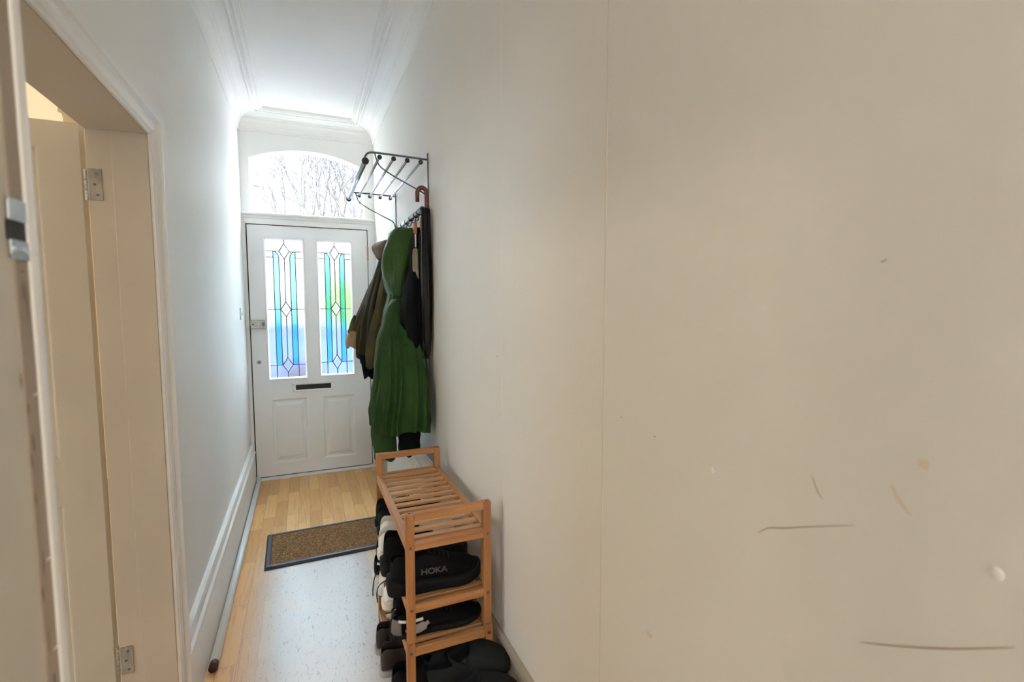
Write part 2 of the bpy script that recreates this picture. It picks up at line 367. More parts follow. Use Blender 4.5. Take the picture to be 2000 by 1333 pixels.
mark('scuff_mark', [(0, .312, 1.225), (0, .303, 1.21), (0, .292, 1.198)], .004, M['stain'])
mark('scuff_mark', [(0, .335, 1.463), (0, .328, 1.466)], .0014, M['scratch'])
mark('scuff_mark', [(0, .70, 1.179), (0, .692, 1.179)], .0016, M['scratch'])
mark('scuff_mark', [(0, .80, 1.192), (0, .794, 1.192)], .0016, M['scratch'])
mark('scuff_mark', [(0, 1.49, 1.245), (0, 1.465, 1.247)], .0014, M['scratch'])
blotch('stain', .70, .80, .010, .007, M['stain'], 3); blotch('stain', .283, 1.255, .006, .006, M['stain'], 5)
b = nbm(); ball(b, (XR, .222, 1.172), .006, 12, (.35, 1, 1)); obj('paint_blister', b, M['wallR'], wr, smooth=True)
b = nbm(); ball(b, (XR, .56, 1.16), .004, 10, (.3, 1, 1)); obj('paint_blister', b, M['wallR'], wr, smooth=True)

# skirting boards
def skirt_profile(h, t):   # (distance from the wall, height)
    return [(0, 0), (t, 0), (t, h - .085), (t - .003, h - .078), (t + .004, h - .07), (t + .004, h - .058), (t - .006, h - .05), (t - .010, h - .03), (t - .004, h - .018), (t - .008, h - .006), (t - .016, h), (0, h)]
b = nbm(); prism(b, [(XL + p[0], p[1]) for p in skirt_profile(.298, .026)], 'y', 1.856, YD)
struct('baseboard_left', b, M['paint'], 'tall white moulded skirting along the left wall', 'skirting board')
b = nbm(); prism(b, [(XL + p[0], p[1]) for p in skirt_profile(.298, .026)], 'y', YB, .46)
struct('baseboard_left', b, M['paint'], 'white moulded skirting on the left before the room doorway', 'skirting board')
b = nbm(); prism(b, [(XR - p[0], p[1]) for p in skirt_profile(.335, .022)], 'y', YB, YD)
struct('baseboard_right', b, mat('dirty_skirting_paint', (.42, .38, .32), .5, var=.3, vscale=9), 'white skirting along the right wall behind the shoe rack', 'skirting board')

# cornice: one moulded run round left wall, front wall and right wall
prof = [(0, 2.728), (.010, 2.728), (.013, 2.735), (.010, 2.742), (.010, 2.752), (.014, 2.758), (.017, 2.775), (.024, 2.792), (.034, 2.806), (.036, 2.815), (.046, 2.818), (.050, 2.826),
        (.058, 2.828), (.075, 2.836), (.098, 2.842), (.112, 2.846), (.114, 2.836), (.122, 2.832), (.130, 2.836), (.132, 2.846), (.140, 2.847), (.143, 2.838), (.151, 2.835), (.160, 2.840), (.163, 2.849), (.170, 2.850), (.173, 2.844), (.181, 2.844), (.184, 2.8615), (0, 2.8615)]
b = nbm()
def cring(y, side):
    return [((XL + d) if side < 0 else (XR - d), min(y, YD - d) if y > 0 else y, z) for d, z in prof]
loft(b, [cring(YB, -1), cring(99, -1), cring(99, 1), cring(YB, 1)])
tr = struct('trim_1', b, M['plaster'], 'white plaster cornice running round the top of the hall walls', 'cornice')
for p in ([(0, 3.05, 2.80), (0, 2.98, 2.81), (0, 2.9, 2.80), (0, 2.86, 2.82)], ):
    bm = nbm(); tube(bm, [(XR - .045 + q[0], q[1], 2.8225) for q in p], .0008, 5); obj('hairline_crack', bm, M['crack'], tr)

# ------------------------------------------------------------------ front wall with fanlight
def arch(xa, xb, zs, za, n=18):
    """points of a shallow arch from xa to xb, springing zs, crown za"""
    cx = (xa + xb) / 2; h = za - zs; hw = (xb - xa) / 2; R = (hw * hw + h * h) / (2 * h)
    return [(cx + hw * (-1 + 2 * i / n), za - R + math.sqrt(max(0, R * R - (hw * (-1 + 2 * i / n)) ** 2))) for i in range(n + 1)]
FX0, FX1, FZ0, FZS, FZA = -.352, .500, 2.118, 2.527, 2.625
b = nbm(); A = arch(FX0, FX1, FZS, FZA)
y0, y1 = YD, YD + .12
box(b, XL, FX0, y0, y1, 2.07, 2.73); box(b, FX1, XR, y0, y1, 2.07, 2.73)
top = [(FX0, 2.8)] + A + [(FX1, 2.8)]
for i in range(len(A) - 1):
    (xa, za), (xb, zb) = A[i], A[i + 1]
    prism(b, [(xa, za), (xb, zb), (xb, ZC), (xa, ZC)], 'y', y0, y1)
box(b, XL, FX0, y0, y1, 2.73, ZC); box(b, FX1, XR, y0, y1, 2.73, ZC)
box(b, XL - .15, XL, y0, y1 + .1, 0, ZC); box(b, XR, XR + .18, y0, y1 + .1, 0, ZC)
struct('wall_front', b, M['paint'], 'white boarded wall end above and beside the front door', 'wall')
# fanlight
fl = tag(obj('window_1', (lambda bm: (prism(bm, [(FX0, FZ0)] + arch(FX0, FX1, FZS, FZA) + [(FX1, FZ0)], 'y', YD + .045, YD + .049), bm)[1])(nbm()), M['clear']), 'arched clear fanlight above the front door with bare trees outside', 'window', None, 'structure')
b = nbm(); e = .012
outer = [(FX0, FZ0)] + arch(FX0, FX1, FZS, FZA) + [(FX1, FZ0)]
inner = [(FX0 + e, FZ0)] + arch(FX0 + e, FX1 - e, FZS - .002, FZA - e) + [(FX1 - e, FZ0)]
rings = []
for o_, i_ in zip(outer, inner):
    rings.append([(o_[0], YD - .006, o_[1]), (i_[0] * .4 + o_[0] * .6, YD - .006, i_[1] * .4 + o_[1] * .6), (i_[0], YD + .02, i_[1]), (i_[0], YD + .044, i_[1]), (o_[0], YD + .044, o_[1])])
loft(b, rings); obj('window_frame', b, M['paint'], fl)
# transom with moulded sill
b = nbm()
prism(b, [(YD + .10, 2.032), (YD - .006, 2.032), (YD - .006, 2.072), (YD - .012, 2.078), (YD - .016, 2.092), (YD - .030, 2.098), (YD - .034, 2.104), (YD - .034, 2.114), (YD - .028, 2.119), (YD + .044, 2.121), (YD + .10, 2.125)], 'x', XL, XR)
struct('trim_2', b, M['paint'], 'white moulded transom rail between the front door and the fanlight', 'transom')
# door posts of the frame
DX0, DX1, DH = -.381, .512, 2.026
b = nbm()
box(b, XL, DX0 - .008, YD - .006, YD + .12, 0, 2.034); box(b, DX0 - .003, DX0 + .012, YD + .052, YD + .12, 0, 2.032)
s3 = struct('trim_3', b, M['paint'], 'white frame post on the lock side of the front door', 'door frame', bevel=.002)
b = nbm()
box(b, DX1 + .006, XR, YD - .006, YD + .12, 0, 2.034); box(b, DX1 - .012, DX1 + .003, YD + .052, YD + .12, 0, 2.032)
s4 = struct('trim_4', b, M['paint'], 'white frame post on the hinge side of the front door', 'door frame', bevel=.002)
for s_, (xa, xb, za, zb) in ((s3, (DX0 - .0079, DX0 - .0002, 0.02, 2.032)), (s4, (DX1 + .0002, DX1 + .0059, .02, 2.032)), (s3, (DX0 - .0002, DX1, DH + .0002, 2.0319)), (s3, (DX0, DX1, .0161, .0218))):
    b = nbm(); box(b, xa, xb, YD + .0125, YD + .0518, za, zb)
    obj('gap_shade', b, M['black'], s_)  # black strip fills the gap round the leaf to paint its shade line
b = nbm(); prism(b, [(YD - .03, 0), (YD - .03, .008), (YD - .02, .014), (YD + .12, .016), (YD + .12, 0)], 'x', XL, XR)
struct('trim_5', b, M['paint'], 'low white threshold strip under the front door', 'threshold')

# ------------------------------------------------------------------ front door
dr = thing('door_1', 'white panelled front door with two tall leaded stained-glass lights', 'front door', (0, YD, 0), kind='structure')
GL = (-.262, .010, .815, 1.924); GR = (.122, .380, .824, 1.922)
PL = (-.262, .010, .118, .648); PR = (.122, .380, .118, .648)
b = nbm(); t0, t1 = .006, .050
def dbox(xa, xb, za, zb, ya=t0, yb=t1): box(b, xa, xb, ya, yb, za, zb)
dbox(DX0, GL[0], .022, DH); dbox(GR[1], DX1, .022, DH)
dbox(GL[0], GR[1], 1.924, DH); dbox(GL[0], GR[1], .648, .815); dbox(GL[0], GR[1], .022, .118)
dbox(GL[1], GR[0], .118, .648); dbox(GL[1], GR[0], .815, 1.924)
obj('door_leaf', b, M['doorpaint'], dr)
for P_ in (PL, PR):
    b = nbm(); x0, x1, z0, z1 = P_
    def rr(i, y): return [(x0 + i, y, z0 + i), (x1 - i, y, z0 + i), (x1 - i, y, z1 - i), (x0 + i, y, z1 - i)]
    loft(b, [rr(0, .006), rr(.008, .008), rr(.014, .016), rr(.022, .018), rr(.03, .018), rr(.052, .010), rr(.054, .0095)], True, False, True)
    obj('raised_panel', b, M['doorpaint'], dr)
def bead(x0, x1, z0, z1):
    b = nbm()
    def rr(i, y): return [(x0 + i, y, z0 + i), (x1 - i, y, z0 + i), (x1 - i, y, z1 - i), (x0 + i, y, z1 - i)]
    loft(b, [rr(-.014, .006), rr(-.012, -.002), rr(-.004, -.002), rr(.0, .004), rr(.006, .022), rr(.006, .030), rr(-.001, .030)], True, False, False)
    return obj('glazing_bead', b, M['paint'], dr)
for (x0, x1, z0, z1) in (GL, GR):
    bead(x0, x1, z0, z1)
    W = x1 - x0; H = z1 - z0
    X = lambda u: x0 + u * W
    zt, zt2, zm, zb = z0 + H * .915, z0 + H * .872, z0 + H * .50, z0 + H * .095
    ua, ub, uc, ud = .205, .355, .645, .795
    ya, yb = .024, .028
    b = nbm()
    box(b, x0, x1, ya, yb, zt, z1); box(b, x0, x1, ya, yb, z0, zb)
    for a_, c_ in ((0, ua), (ub, uc), (ud, 1)): box(b, X(a_), X(c_), ya, yb, zb, zt)
    pn = obj('glass_pane', b, M['obscure'], dr)
    for (a_, c_, s) in ((ua, ub, 1), (uc, ud, -1)):
        b = nbm(); r = (c_ - a_) * W; o_ = X(a_) if s > 0 else X(c_)
        pts = [(o_, zb), (o_ + s * r, zb)] + [(o_ + s * r * (1 - (1 - math.cos(k * PI / 12)) * 1.0), zt - .055 + .055 * math.sin(k * PI / 12)) for k in range(7)]
        prism(b, pts[:-1] + [(o_ + .0005 * s, zt)], 'y', ya - .0005, yb + .0005)
        st = obj('blue_glass_strip', b, M['cyan'], pn); st['label'] = 'turquoise glass strip'
        # clear spandrel left beside the rounded head
    # leading
    b = nbm(); yl = ya - .0016
    def came(p, q, r=.0040): cyl(b, (p[0], yl, p[1]), (q[0], yl, q[1]), r, 6)
    hw, hh = .140 * W, .060
    ctr = [(x0 + W * .5, zt), (x0 + W * .5, zm), (x0 + W * .5, zb)]
    for (cx, cz) in ctr:
        for s in (-1, 1):
            came((cx, cz + hh), (cx + s * hw, cz)); came((cx, cz - hh), (cx + s * hw, cz))
            came((cx + s * hw, cz), (x0 if s < 0 else x1, cz))
    came((ctr[0][0], z1), (ctr[0][0], zt + hh)); came((ctr[0][0], zt - hh), (ctr[0][0], zm + hh)); came((ctr[0][0], zm - hh), (ctr[0][0], zb + hh)); came((ctr[0][0], zb - hh), (ctr[0][0], z0))
    for u in (ua, ud): came((X(u), zt), (X(u), z0))
    for u, s in ((ub, -1), (uc, 1)):
        came((X(u), zt - .055), (X(u), zb))
        r = (ub - ua) * W; o_ = X(u) + s * r
        P2 = [(o_ - s * r * (1 - (1 - math.cos(k * PI / 12))), zt - .055 + .055 * math.sin(k * PI / 12)) for k in range(7)]
        for p, q in zip(P2, P2[1:]): came(p, q)
    came((x0, zt2), (X(ua), zt2)); came((X(ud), zt2), (x1, zt2))
    came((x0 + .004, z0), (x0 + .004, z1), .0018); came((x1 - .004, z0), (x1 - .004, z1), .0018)
    obj('leading', b, M['lead'], pn)
    for (cx, cz) in ctr:
        b = nbm(); k = .99
        def dd(f, y): return [(cx, y, cz + hh * f), (cx + hw * f, y, cz), (cx, y, cz - hh * f), (cx - hw * f, y, cz)]
        loft(b, [dd(k, ya - .001), dd(.62, ya - .004)], True, False, True)
        loft(b, [dd(k, ya - .001), dd(k, yb + .001)], True, False, True)
        obj('bevelled_diamond', b, M['bevelled'], pn)
# letter plate
b = nbm()
x0, x1, z0, z1 = -.102, .221, .697, .770
def rr(i, y, j=None):
    j = i if j is None else j
    return [(x0 + i, y, z0 + j), (x1 - i, y, z0 + j), (x1 - i, y, z1 - j), (x0 + i, y, z1 - j)]
loft(b, [rr(0, .006), rr(0, .001), rr(.003, -.001), rr(.024, -.001, .013), rr(.027, .002, .016), rr(.027, .0065, .016)], True, False, False)
lp = obj('letter_plate', b, M['paint'], dr)
b = nbm(); box(b, x0 + .026, x1 - .026, .0052, .006, z0 + .015, z1 - .015); obj('letter_flap', b, M['soot'], lp)
for sx in (x0 + .011, x1 - .011):
    for sz in (z0 + .012, z1 - .012):
        b = nbm(); ball(b, (sx, -.001, sz), .0035, 10, (1, .4, 1)); obj('screw', b, M['nickel'], lp, smooth=True)
# rim latch, keep, cylinder
b = nbm(); box(b, -.382, -.280, -.022, .006, 1.219, 1.288)
lk = obj('night_latch', b, M['nickel'], dr, bevel=.003); lk['label'] = 'worn brass and nickel night latch'
b = nbm(); cyl(b, (-.318, -.022, 1.253), (-.318, -.040, 1.253), .014, 18, .012); box(b, -.330, -.306, -.046, -.040, 1.247, 1.259); obj('latch_knob', b, M['chrome'], lk, bevel=.001)
b = nbm(); cyl(b, (-.362, -.022, 1.253), (-.362, -.0235, 1.253), .006, 12); obj('screw', b, M['black'], lk)
b = nbm(); box(b, -.300, -.281, -.026, -.022, 1.240, 1.268); obj('snib', b, M['bracket'], lk)
b = nbm(); box(b, -.4105, -.389, -.024, -.006, 1.219, 1.289); obj('latch_keep', b, M['paint'], dr, bevel=.002)
b = nbm(); cyl(b, (-.390, -.012, 1.254), (-.376, -.012, 1.254), .011, 12); obj('latch_bolt', b, M['brass'], lk)
b = nbm(); cyl(b, (-.334, .006, .953), (-.334, 0.0, .953), .015, 20); cyl(b, (-.334, 0.0, .953), (-.334, -.003, .953), .010, 20)
ky = obj('keyhole_cover', b, M['nickel'], dr, smooth=False)
b = nbm(); box(b, -.3365, -.3315, -.0038, -.0028, .945, .961); obj('keyhole', b, M['black'], ky)
for zc in (1.835, .48):
    b = nbm()
    for k in range(5): cyl(b, (DX1 + .003, -.004, zc - .055 + k * .022), (DX1 + .003, -.004, zc - .055 + k * .022 + .0205), .0075, 12)
    ball(b, (DX1 + .003, -.004, zc + .058), .006, 8); ball(b, (DX1 + .003, -.004, zc - .058), .006, 8)
    hg = obj('hinge', b, M['brass'], dr); hg['label'] = 'brass butt hinge'

# ------------------------------------------------------------------ side doorway: lining, architrave, room door
b = nbm()
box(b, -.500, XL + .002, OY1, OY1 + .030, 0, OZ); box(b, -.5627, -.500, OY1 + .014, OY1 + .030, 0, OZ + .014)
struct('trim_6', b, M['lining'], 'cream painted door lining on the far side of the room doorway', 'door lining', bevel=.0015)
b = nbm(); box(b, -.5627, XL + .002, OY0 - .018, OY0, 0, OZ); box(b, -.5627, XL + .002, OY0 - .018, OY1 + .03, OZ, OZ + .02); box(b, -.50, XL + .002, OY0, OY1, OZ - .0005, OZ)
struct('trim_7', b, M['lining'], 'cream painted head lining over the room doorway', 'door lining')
arc = [(0, 0), (.010, 0), (.012, .004), (.010, .008), (.014, .012), (.018, .022), (.018, .036), (.022, .042), (.028, .046), (.028, .056), (.022, .060), (.008, .062), (0, .062)]  # (out of the wall, away from the opening)
b = nbm()
def ring_side(z, sgn, yb_): return [(XL + d, yb_ + sgn * e_, z) for d, e_ in arc]
r0 = [(XL + d, OY1 + .006 + e_, 0) for d, e_ in arc]
r1 = [(XL + d, OY1 + .006 + e_, OZ + .002 + e_) for d, e_ in arc]
r2 = [(XL + d, OY0 - .006 - e_, OZ + .002 + e_) for d, e_ in arc]
r3 = [(XL + d, OY0 - .006 - e_, 0) for d, e_ in arc]
loft(b, [r0, r1, r2, r3])
struct('trim_8', b, M['paint'], 'white moulded architrave round the room doorway on the left', 'architrave')
# room door, open into the room
rd = thing('door_2', 'cream panelled room door standing open through the left doorway', 'door', (-.556, 1.852, 0), kind='structure')
def rdl(bm): return local(rd, bm)
dy0, dy1 = 1.836, 1.876; lx1 = -.583; lx0 = lx1 - .76
b = nbm()
st_ = .095
box(b, lx1 - st_, lx1, dy0, dy1, .012, 1.94); box(b, lx0, lx0 + st_, dy0, dy1, .012, 1.94)
for z0, z1 in ((.012, .21), (.815, .953), (1.867, 1.94)): box(b, lx0 + st_, lx1 - st_, dy0, dy1, z0, z1)
mx_ = (lx0 + lx1) / 2
for z0, z1 in ((.21, .815), (.953, 1.867)): box(b, mx_ - .045, mx_ + .045, dy0, dy1, z0, z1)
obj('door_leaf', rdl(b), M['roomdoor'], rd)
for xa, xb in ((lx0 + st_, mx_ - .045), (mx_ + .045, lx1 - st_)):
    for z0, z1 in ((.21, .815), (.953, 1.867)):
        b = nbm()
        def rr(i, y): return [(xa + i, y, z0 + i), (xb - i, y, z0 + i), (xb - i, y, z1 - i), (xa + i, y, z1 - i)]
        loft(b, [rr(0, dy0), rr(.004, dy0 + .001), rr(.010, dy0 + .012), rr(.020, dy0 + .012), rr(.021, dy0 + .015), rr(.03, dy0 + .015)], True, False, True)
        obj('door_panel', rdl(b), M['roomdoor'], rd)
for zc in (1.765, .30):
    b = nbm()
    for k in range(3): cyl(b, (-.569, 1.826, zc - .045 + k * .030), (-.569, 1.826, zc - .045 + k * .030 + .0285), .0058, 12)
    h_ = obj('hinge', rdl(b), M['nickel'], rd); h_['label'] = 'paint-flecked steel hinge'
    b = nbm(); box(b, -.560, -.528, OY1 + .0115, OY1 + .0139, zc - .045, zc + .045); obj('hinge_leaf', rdl(b), M['hingepaint'], h_)
    for k in range(3):
        b = nbm(); cyl(b, (-.540 - .006 * (k % 2), OY1 + .0115, zc - .03 + k * .03), (-.540 - .006 * (k % 2), OY1 + .0105, zc - .03 + k * .03), .004, 8); obj('screw', rdl(b), M['bracket'], h_)

# near jamb with strike plate
JX = -.22
b = nbm()
prism(b, [(XL, .46), (JX, .46), (JX, .563), (JX - .003, .5745), (JX - .010, .582), (JX - .020, .585), (XL, .585)], 'z', 0, ZC)
nj = struct('trim_9', b, M['nearjamb'], 'worn cream door jamb close at the left edge of the view', 'door jamb')
b = nbm(); pf = [(.0, .5595), (.0035, .560), (.0045, .566), (.0035, .574), (-.002, .5815), (-.010, .5865), (-.020, .588), (-.020, .584), (-.0095, .583), (-.001, .575), (.0, .566)]
prism(b, [(JX + p[0], p[1]) for p in pf], 'z', 0, ZC); eb = obj('edge_highlight', b, M['paint'], nj); eb['label'] = 'rounded jamb edge whitened as a painted highlight'  # white colour carries the daylight highlight on the rounded jamb edge
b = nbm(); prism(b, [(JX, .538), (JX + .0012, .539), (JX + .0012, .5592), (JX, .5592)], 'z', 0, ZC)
gj = obj('shade_strip', b, mat('brown_shade_paint', (.44, .37, .30), .6, bump=.4, bscale=9, var=.25, vscale=6, stretch=(1, 1, .25)), nj)  # brown strip paints in the shading beside the jamb edge
# strike plate
b = nbm(); P = [(.5315, 1.5045), (.5315, 1.4905)]
def plate(bm, pts, x0, x1): prism(bm, pts, 'x', x0, x1)
plate(b, [(.534, 1.5065), (.5315, 1.504), (.5315, 1.4885), (.5655, 1.4885), (.5655, 1.4835), (.569, 1.4775), (.5655, 1.4725), (.5315, 1.4725), (.5315, 1.4595), (.534, 1.4565), (.577, 1.4565), (.577, 1.5065)], JX + .0012, JX + .0028)
sp = obj('strike_plate', b, M['plate'], nj, bevel=.0005); sp['label'] = 'pale steel strike plate'
b = nbm(); plate(b, [(.530, 1.489), (.530, 1.472), (.566, 1.472), (.566, 1.489)], JX + .0008, JX + .00135); obj('latch_hole', b, M['black'], sp)
for k in range(3):
    b = nbm(); cyl(b, (JX + .0028, .5395 + k * .0145, 1.4655 - k * .0002), (JX + .0034, .5395 + k * .0145, 1.4655), .0042, 14); cyl(b, (JX + .0034, .5395 + k * .0145, 1.4655), (JX + .0036, .5395 + k * .0145, 1.4655), .0022, 10)
    obj('screw', b, M['plate'], sp)
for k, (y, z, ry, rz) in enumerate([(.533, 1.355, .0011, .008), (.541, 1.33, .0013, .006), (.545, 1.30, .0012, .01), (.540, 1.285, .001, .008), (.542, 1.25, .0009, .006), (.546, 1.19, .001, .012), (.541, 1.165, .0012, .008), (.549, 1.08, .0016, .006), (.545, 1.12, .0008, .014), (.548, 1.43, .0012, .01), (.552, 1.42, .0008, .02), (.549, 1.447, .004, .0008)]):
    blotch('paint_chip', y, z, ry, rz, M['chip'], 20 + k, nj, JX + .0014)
for z in (1.19, 1.105, 1.34):
    b = nbm(); cyl(b, (JX + .001, .552, z), (JX + .0025, .562, z + .001), .0008, 6); obj('paint_ridge', b, M['paint'], nj)

# side room seen through the doorway
RX = -3.9
b = nbm(); box(b, RX, XL - .15, 4.85, 4.95, 0, ZC); struct('wall_room_front', b, M['yellow'], 'warm yellow wall of the side room above its open door', 'wall')
WY0, WY1, WZ0, WZ1 = -.15, 1.35, .75, 2.35  # unseen window added to throw daylight on the hall's right wall
b = nbm(); box(b, RX - .1, RX, WY1, 4.95, 0, ZC); box(b, RX - .1, RX, -.3, WY0, 0, ZC); box(b, RX - .1, RX, WY0, WY1, 0, WZ0); box(b, RX - .1, RX, WY0, WY1, WZ1, ZC); struct('wall_room_left', b, M['roomcream'], 'cream far wall of the side room with an added window opening', 'wall')
b = nbm(); box(b, RX - .06, RX - .055, WY0, WY1, WZ0, WZ1); struct('fill_window', b, M['clear'], 'unseen side-room window added to daylight the hall wall', 'window')
b = nbm(); box(b, RX, XL - .15, -.4, -.3, 0, ZC); struct('wall_room_back', b, M['roomcream'], 'cream rear wall of the side room', 'wall')
b = nbm(); box(b, XL - .16, XL - .15, 1.90, 4.85, 0, ZC); box(b, XL - .16, XL - .15, -.3, .95, 0, ZC); box(b, XL - .16, XL - .15, .95, 1.9, 1.99, ZC); struct('wall_room_right', b, M['roomcream'], 'cream side of the hall partition inside the room', 'wall')
b = nbm(); box(b, RX - .1, XL - .15, -.4, 4.95, ZC, ZC + .1); struct('ceiling_room', b, M['peach'], 'peach lit ceiling of the side room', 'ceiling')
b = nbm(); box(b, RX - .1, XL - .15, -.4, 4.95, -.06, 0); struct('floor_room', b, M['carpet'], 'carpeted floor of the side room', 'floor')
b = nbm()
cp = [(0, .40), (.02, .40), (.022, .375), (.05, .36), (.055, .33), (.085, .30), (.11, .25), (.13, .17), (.135, .10), (.15, .095), (.15, .06), (.165, .055), (.17, .03), (.17, 0), (0, 0)]
prism(b, [(-1.345 + p[0], 2.40 + p[1]) for p in cp][::-1], 'y', 3.5, 4.85); box(b, -2.2, -1.345, 3.5, 4.85, 2.2, ZC)
struct('trim_10', b, M['roomplaster'], 'reeded pale plaster cornice inside the side room', 'cornice')

# ------------------------------------------------------------------ unseen lamps: an added hall fill globe and the side room pendant
def pendant(loc, r, m, label):
    t = thing('pendant_lamp', label, 'lamp', loc)
    b = nbm(); ball(b, (0, 0, 0), r, 24); obj('lamp_shade', b, m, t, smooth=True)
    b = nbm(); cyl(b, (0, 0, r * .9), (0, 0, ZC - loc[2]), .004, 8); cyl(b, (0, 0, r * .9), (0, 0, r * 1.15), .03, 16); obj('flex', b, M['paint'], t)
pendant((.37, -2.75, 2.2), .17, lampmat('fill_glow_hall', (1, .95, .88), FILL_HALL), 'unseen fill globe added in the hall behind the viewer')  # fill globe added behind the camera to brighten hall and door
pendant((-2.2, 2.2, 2.35), .14, lampmat('lit_opal_glass_room', (1, .82, .58), LAMP_ROOM), 'lit opal globe pendant hanging in the side room')

# ------------------------------------------------------------------ coat rack
CR = thing('coat_rack', 'wall-mounted metal hat shelf with silver bars and a hook rail', 'coat rack', (XR, 2.82, 1.86))
def crl(bm): return local(CR, bm)
Y0, Y1 = 2.38, 3.27
for y in (Y0, Y1):
    b = nbm(); box(b, XR - .006, XR - .0005, y - .004, y + .004, 1.862, 2.137)
    fr = obj('bracket', crl(b), M['bracket'], CR)
    b = nbm(); tube(b, smooth_path([(XR - .004, y, 2.107), (.46, y, 2.110), (.34, y, 2.112), (.305, y, 2.110), (.288, y, 2.098), (.280, y, 2.078)], 5), .0048, 10); obj('arm', crl(b), M['bracket'], fr, smooth=True)
    b = nbm(); tube(b, smooth_path([(.327, y, 2.108), (.333, y, 2.085), (.345, y, 2.058), (.372, y, 2.036), (.43, y, 2.005), (.53, y, 1.958), (.556, y, 1.943), (.568, y, 1.915), (XR - .005, y, 1.885)], 5), .0034, 8); obj('brace', crl(b), M['bracket'], fr, smooth=True)
bars = [(.540, 2.092, .0062), (.476, 2.093, .0062), (.412, 2.094, .0062), (.348, 2.094, .0062), (.284, 2.070, .0115)]
for x, z, r in bars:
    b = nbm(); cyl(b, (x, Y0 - .004, z), (x, Y1 + .004, z), r, 18); o = obj('shelf_bar', crl(b), M['tube'], CR, smooth=True)
    for y in (Y0, Y1):
        b = nbm(); ball(b, (x, y, z), r + .0052, 14, (1, .9, 1)); obj('bar_end_cap', crl(b), M['darkmetal'], o, smooth=True)
b = nbm(); cyl(b, (.538, Y0 - .03, 1.868), (.538, Y1 + .03, 1.856), .0125, 20); hr = obj('hook_rail', crl(b), M['tube'], CR, smooth=True)
for y in (Y0 - .03, Y1 + .03):
    b = nbm(); ball(b, (.538, y, 1.862), .0135, 14); obj('rail_end_cap', crl(b), M['darkmetal'], hr, smooth=True)
for y in (Y0, Y1):
    b = nbm(); cyl(b, (.538, y, 1.862), (XR - .002, y, 1.87), .005, 10); obj('rail_holder', crl(b), M['bracket'], CR)
hooks = [2.43, 2.50, 2.61, 2.73, 2.85, 2.97, 3.09, 3.21]
for y in hooks:
    b = nbm(); cyl(b, (.538, y - .006, 1.8618), (.538, y + .006, 1.8618), .0150, 16)
    tube(b, smooth_path([(.538, y, 1.853), (.538, y, 1.838), (.534, y, 1.826), (.525, y, 1.822), (.518, y, 1.828)], 4), .0026, 8)
    obj('hook', crl(b), M['darkmetal'], CR, smooth=True)

# ------------------------------------------------------------------ garments
def fbm(x, y, z, s): return noise.noise(Vector((x * s, y * s, z * s)))
def garment(levels, n=48, fold=.10, kf=7, seed=0, p=2.6, sub=5, hem=.02, nz=.012, wob=1.0, sharp=0):
    """levels: (z, cx, cy, rx, ry, rot) from top to hem; folds deepen towards the hem; the hem is turned in"""
    bm = nbm(); L = []
    for i in range(len(levels) - 1):
        q = [levels[max(i - 1, 0)], levels[i], levels[i + 1], levels[min(i + 2, len(levels) - 1)]]
        for j in range(sub):
            t = j / sub
            L.append([.5 * ((2 * q[1][k]) + (q[2][k] - q[0][k]) * t + (2 * q[0][k] - 5 * q[1][k] + 4 * q[2][k] - q[3][k]) * t * t + (3 * q[1][k] - q[0][k] - 3 * q[2][k] + q[3][k]) * t ** 3) for k in range(6)])
    L.append(list(levels[-1]))
    rnd = random.Random(seed); ph = [rnd.uniform(0, 6.28) for _ in range(4)]
    rings = []; m = len(L)
    def ring(l, d, shrink=0):
        z, cx, cy, rx, ry, ro = l; out = []
        for k in range(n):
            a = 2 * PI * k / n
            ca, sa = math.cos(a), math.sin(a)
            sx = math.copysign(abs(ca) ** (2 / p), ca); sy = math.copysign(abs(sa) ** (2 / p), sa)
            f = 1 + fold * d * (.6 * math.sin(kf * a + ph[0] + 1.1 * wob * math.sin(z * 5) + .7 * math.sin(kf * a + ph[0])) + .35 * math.sin((kf * 2 - 3) * a + ph[1] + wob * z * 3) + .25 * math.sin(3 * a + ph[2]))
            if sharp: f = 1 + fold * d * (.75 * (1.1 - 2 * abs(math.sin(kf * .5 * a + ph[0] + 1.3 * math.sin(z * 4 + ph[1]) + .9 * math.sin(2 * a + ph[2]))) ** .6) + .25 * math.sin(3 * a + ph[3] + z * 4))
            f += nz / max(rx, .03) * fbm(ca * rx + cx, sa * ry + cy, z + seed, 9)
            x = max(1e-3, rx - shrink) * sx * f; y = max(1e-3, ry - shrink) * sy * f
            cr, sr = math.cos(ro), math.sin(ro)
            out.append((min(cx + x * cr - y * sr, XR - .004), cy + x * sr + y * cr, z + .01 * d * math.sin(4 * a + ph[3])))
        return out
    for i, l in enumerate(L): rings.append(ring(l, min(1, .25 + .9 * i / (m - 1))))
    l = list(L[-1]); l[0] += .004; rings.append(ring(l, 1, .006)); l[0] += .05; rings.append(ring(l, 1, .012))
    l[0] += .05; rings.append(ring(l, .8, .05))
    loft(bm, rings, True, True, True)
    return bm
# green parka
gp = thing('green_parka', 'long green hooded parka hanging by its hood, largest coat on the rail', 'coat', (.538, 2.71, 1.82))
b = garment([(1.47, .475, 2.66, .052, .075, 0), (1.42, .468, 2.64, .060, .088, 0), (1.34, .462, 2.60, .082, .12, 0), (1.22, .455, 2.53, .100, .155, 0), (1.08, .442, 2.46, .117, .185, 0), (.95, .430, 2.43, .127, .195, 0), (.86, .424, 2.44, .130, .185, 0), (.800, .428, 2.44, .128, .185, 0)], n=160, fold=.19, kf=14, seed=4, sharp=1, p=2.9)
obj('body', local(gp, b), M['greencloth'], gp, smooth=True, sub=1)
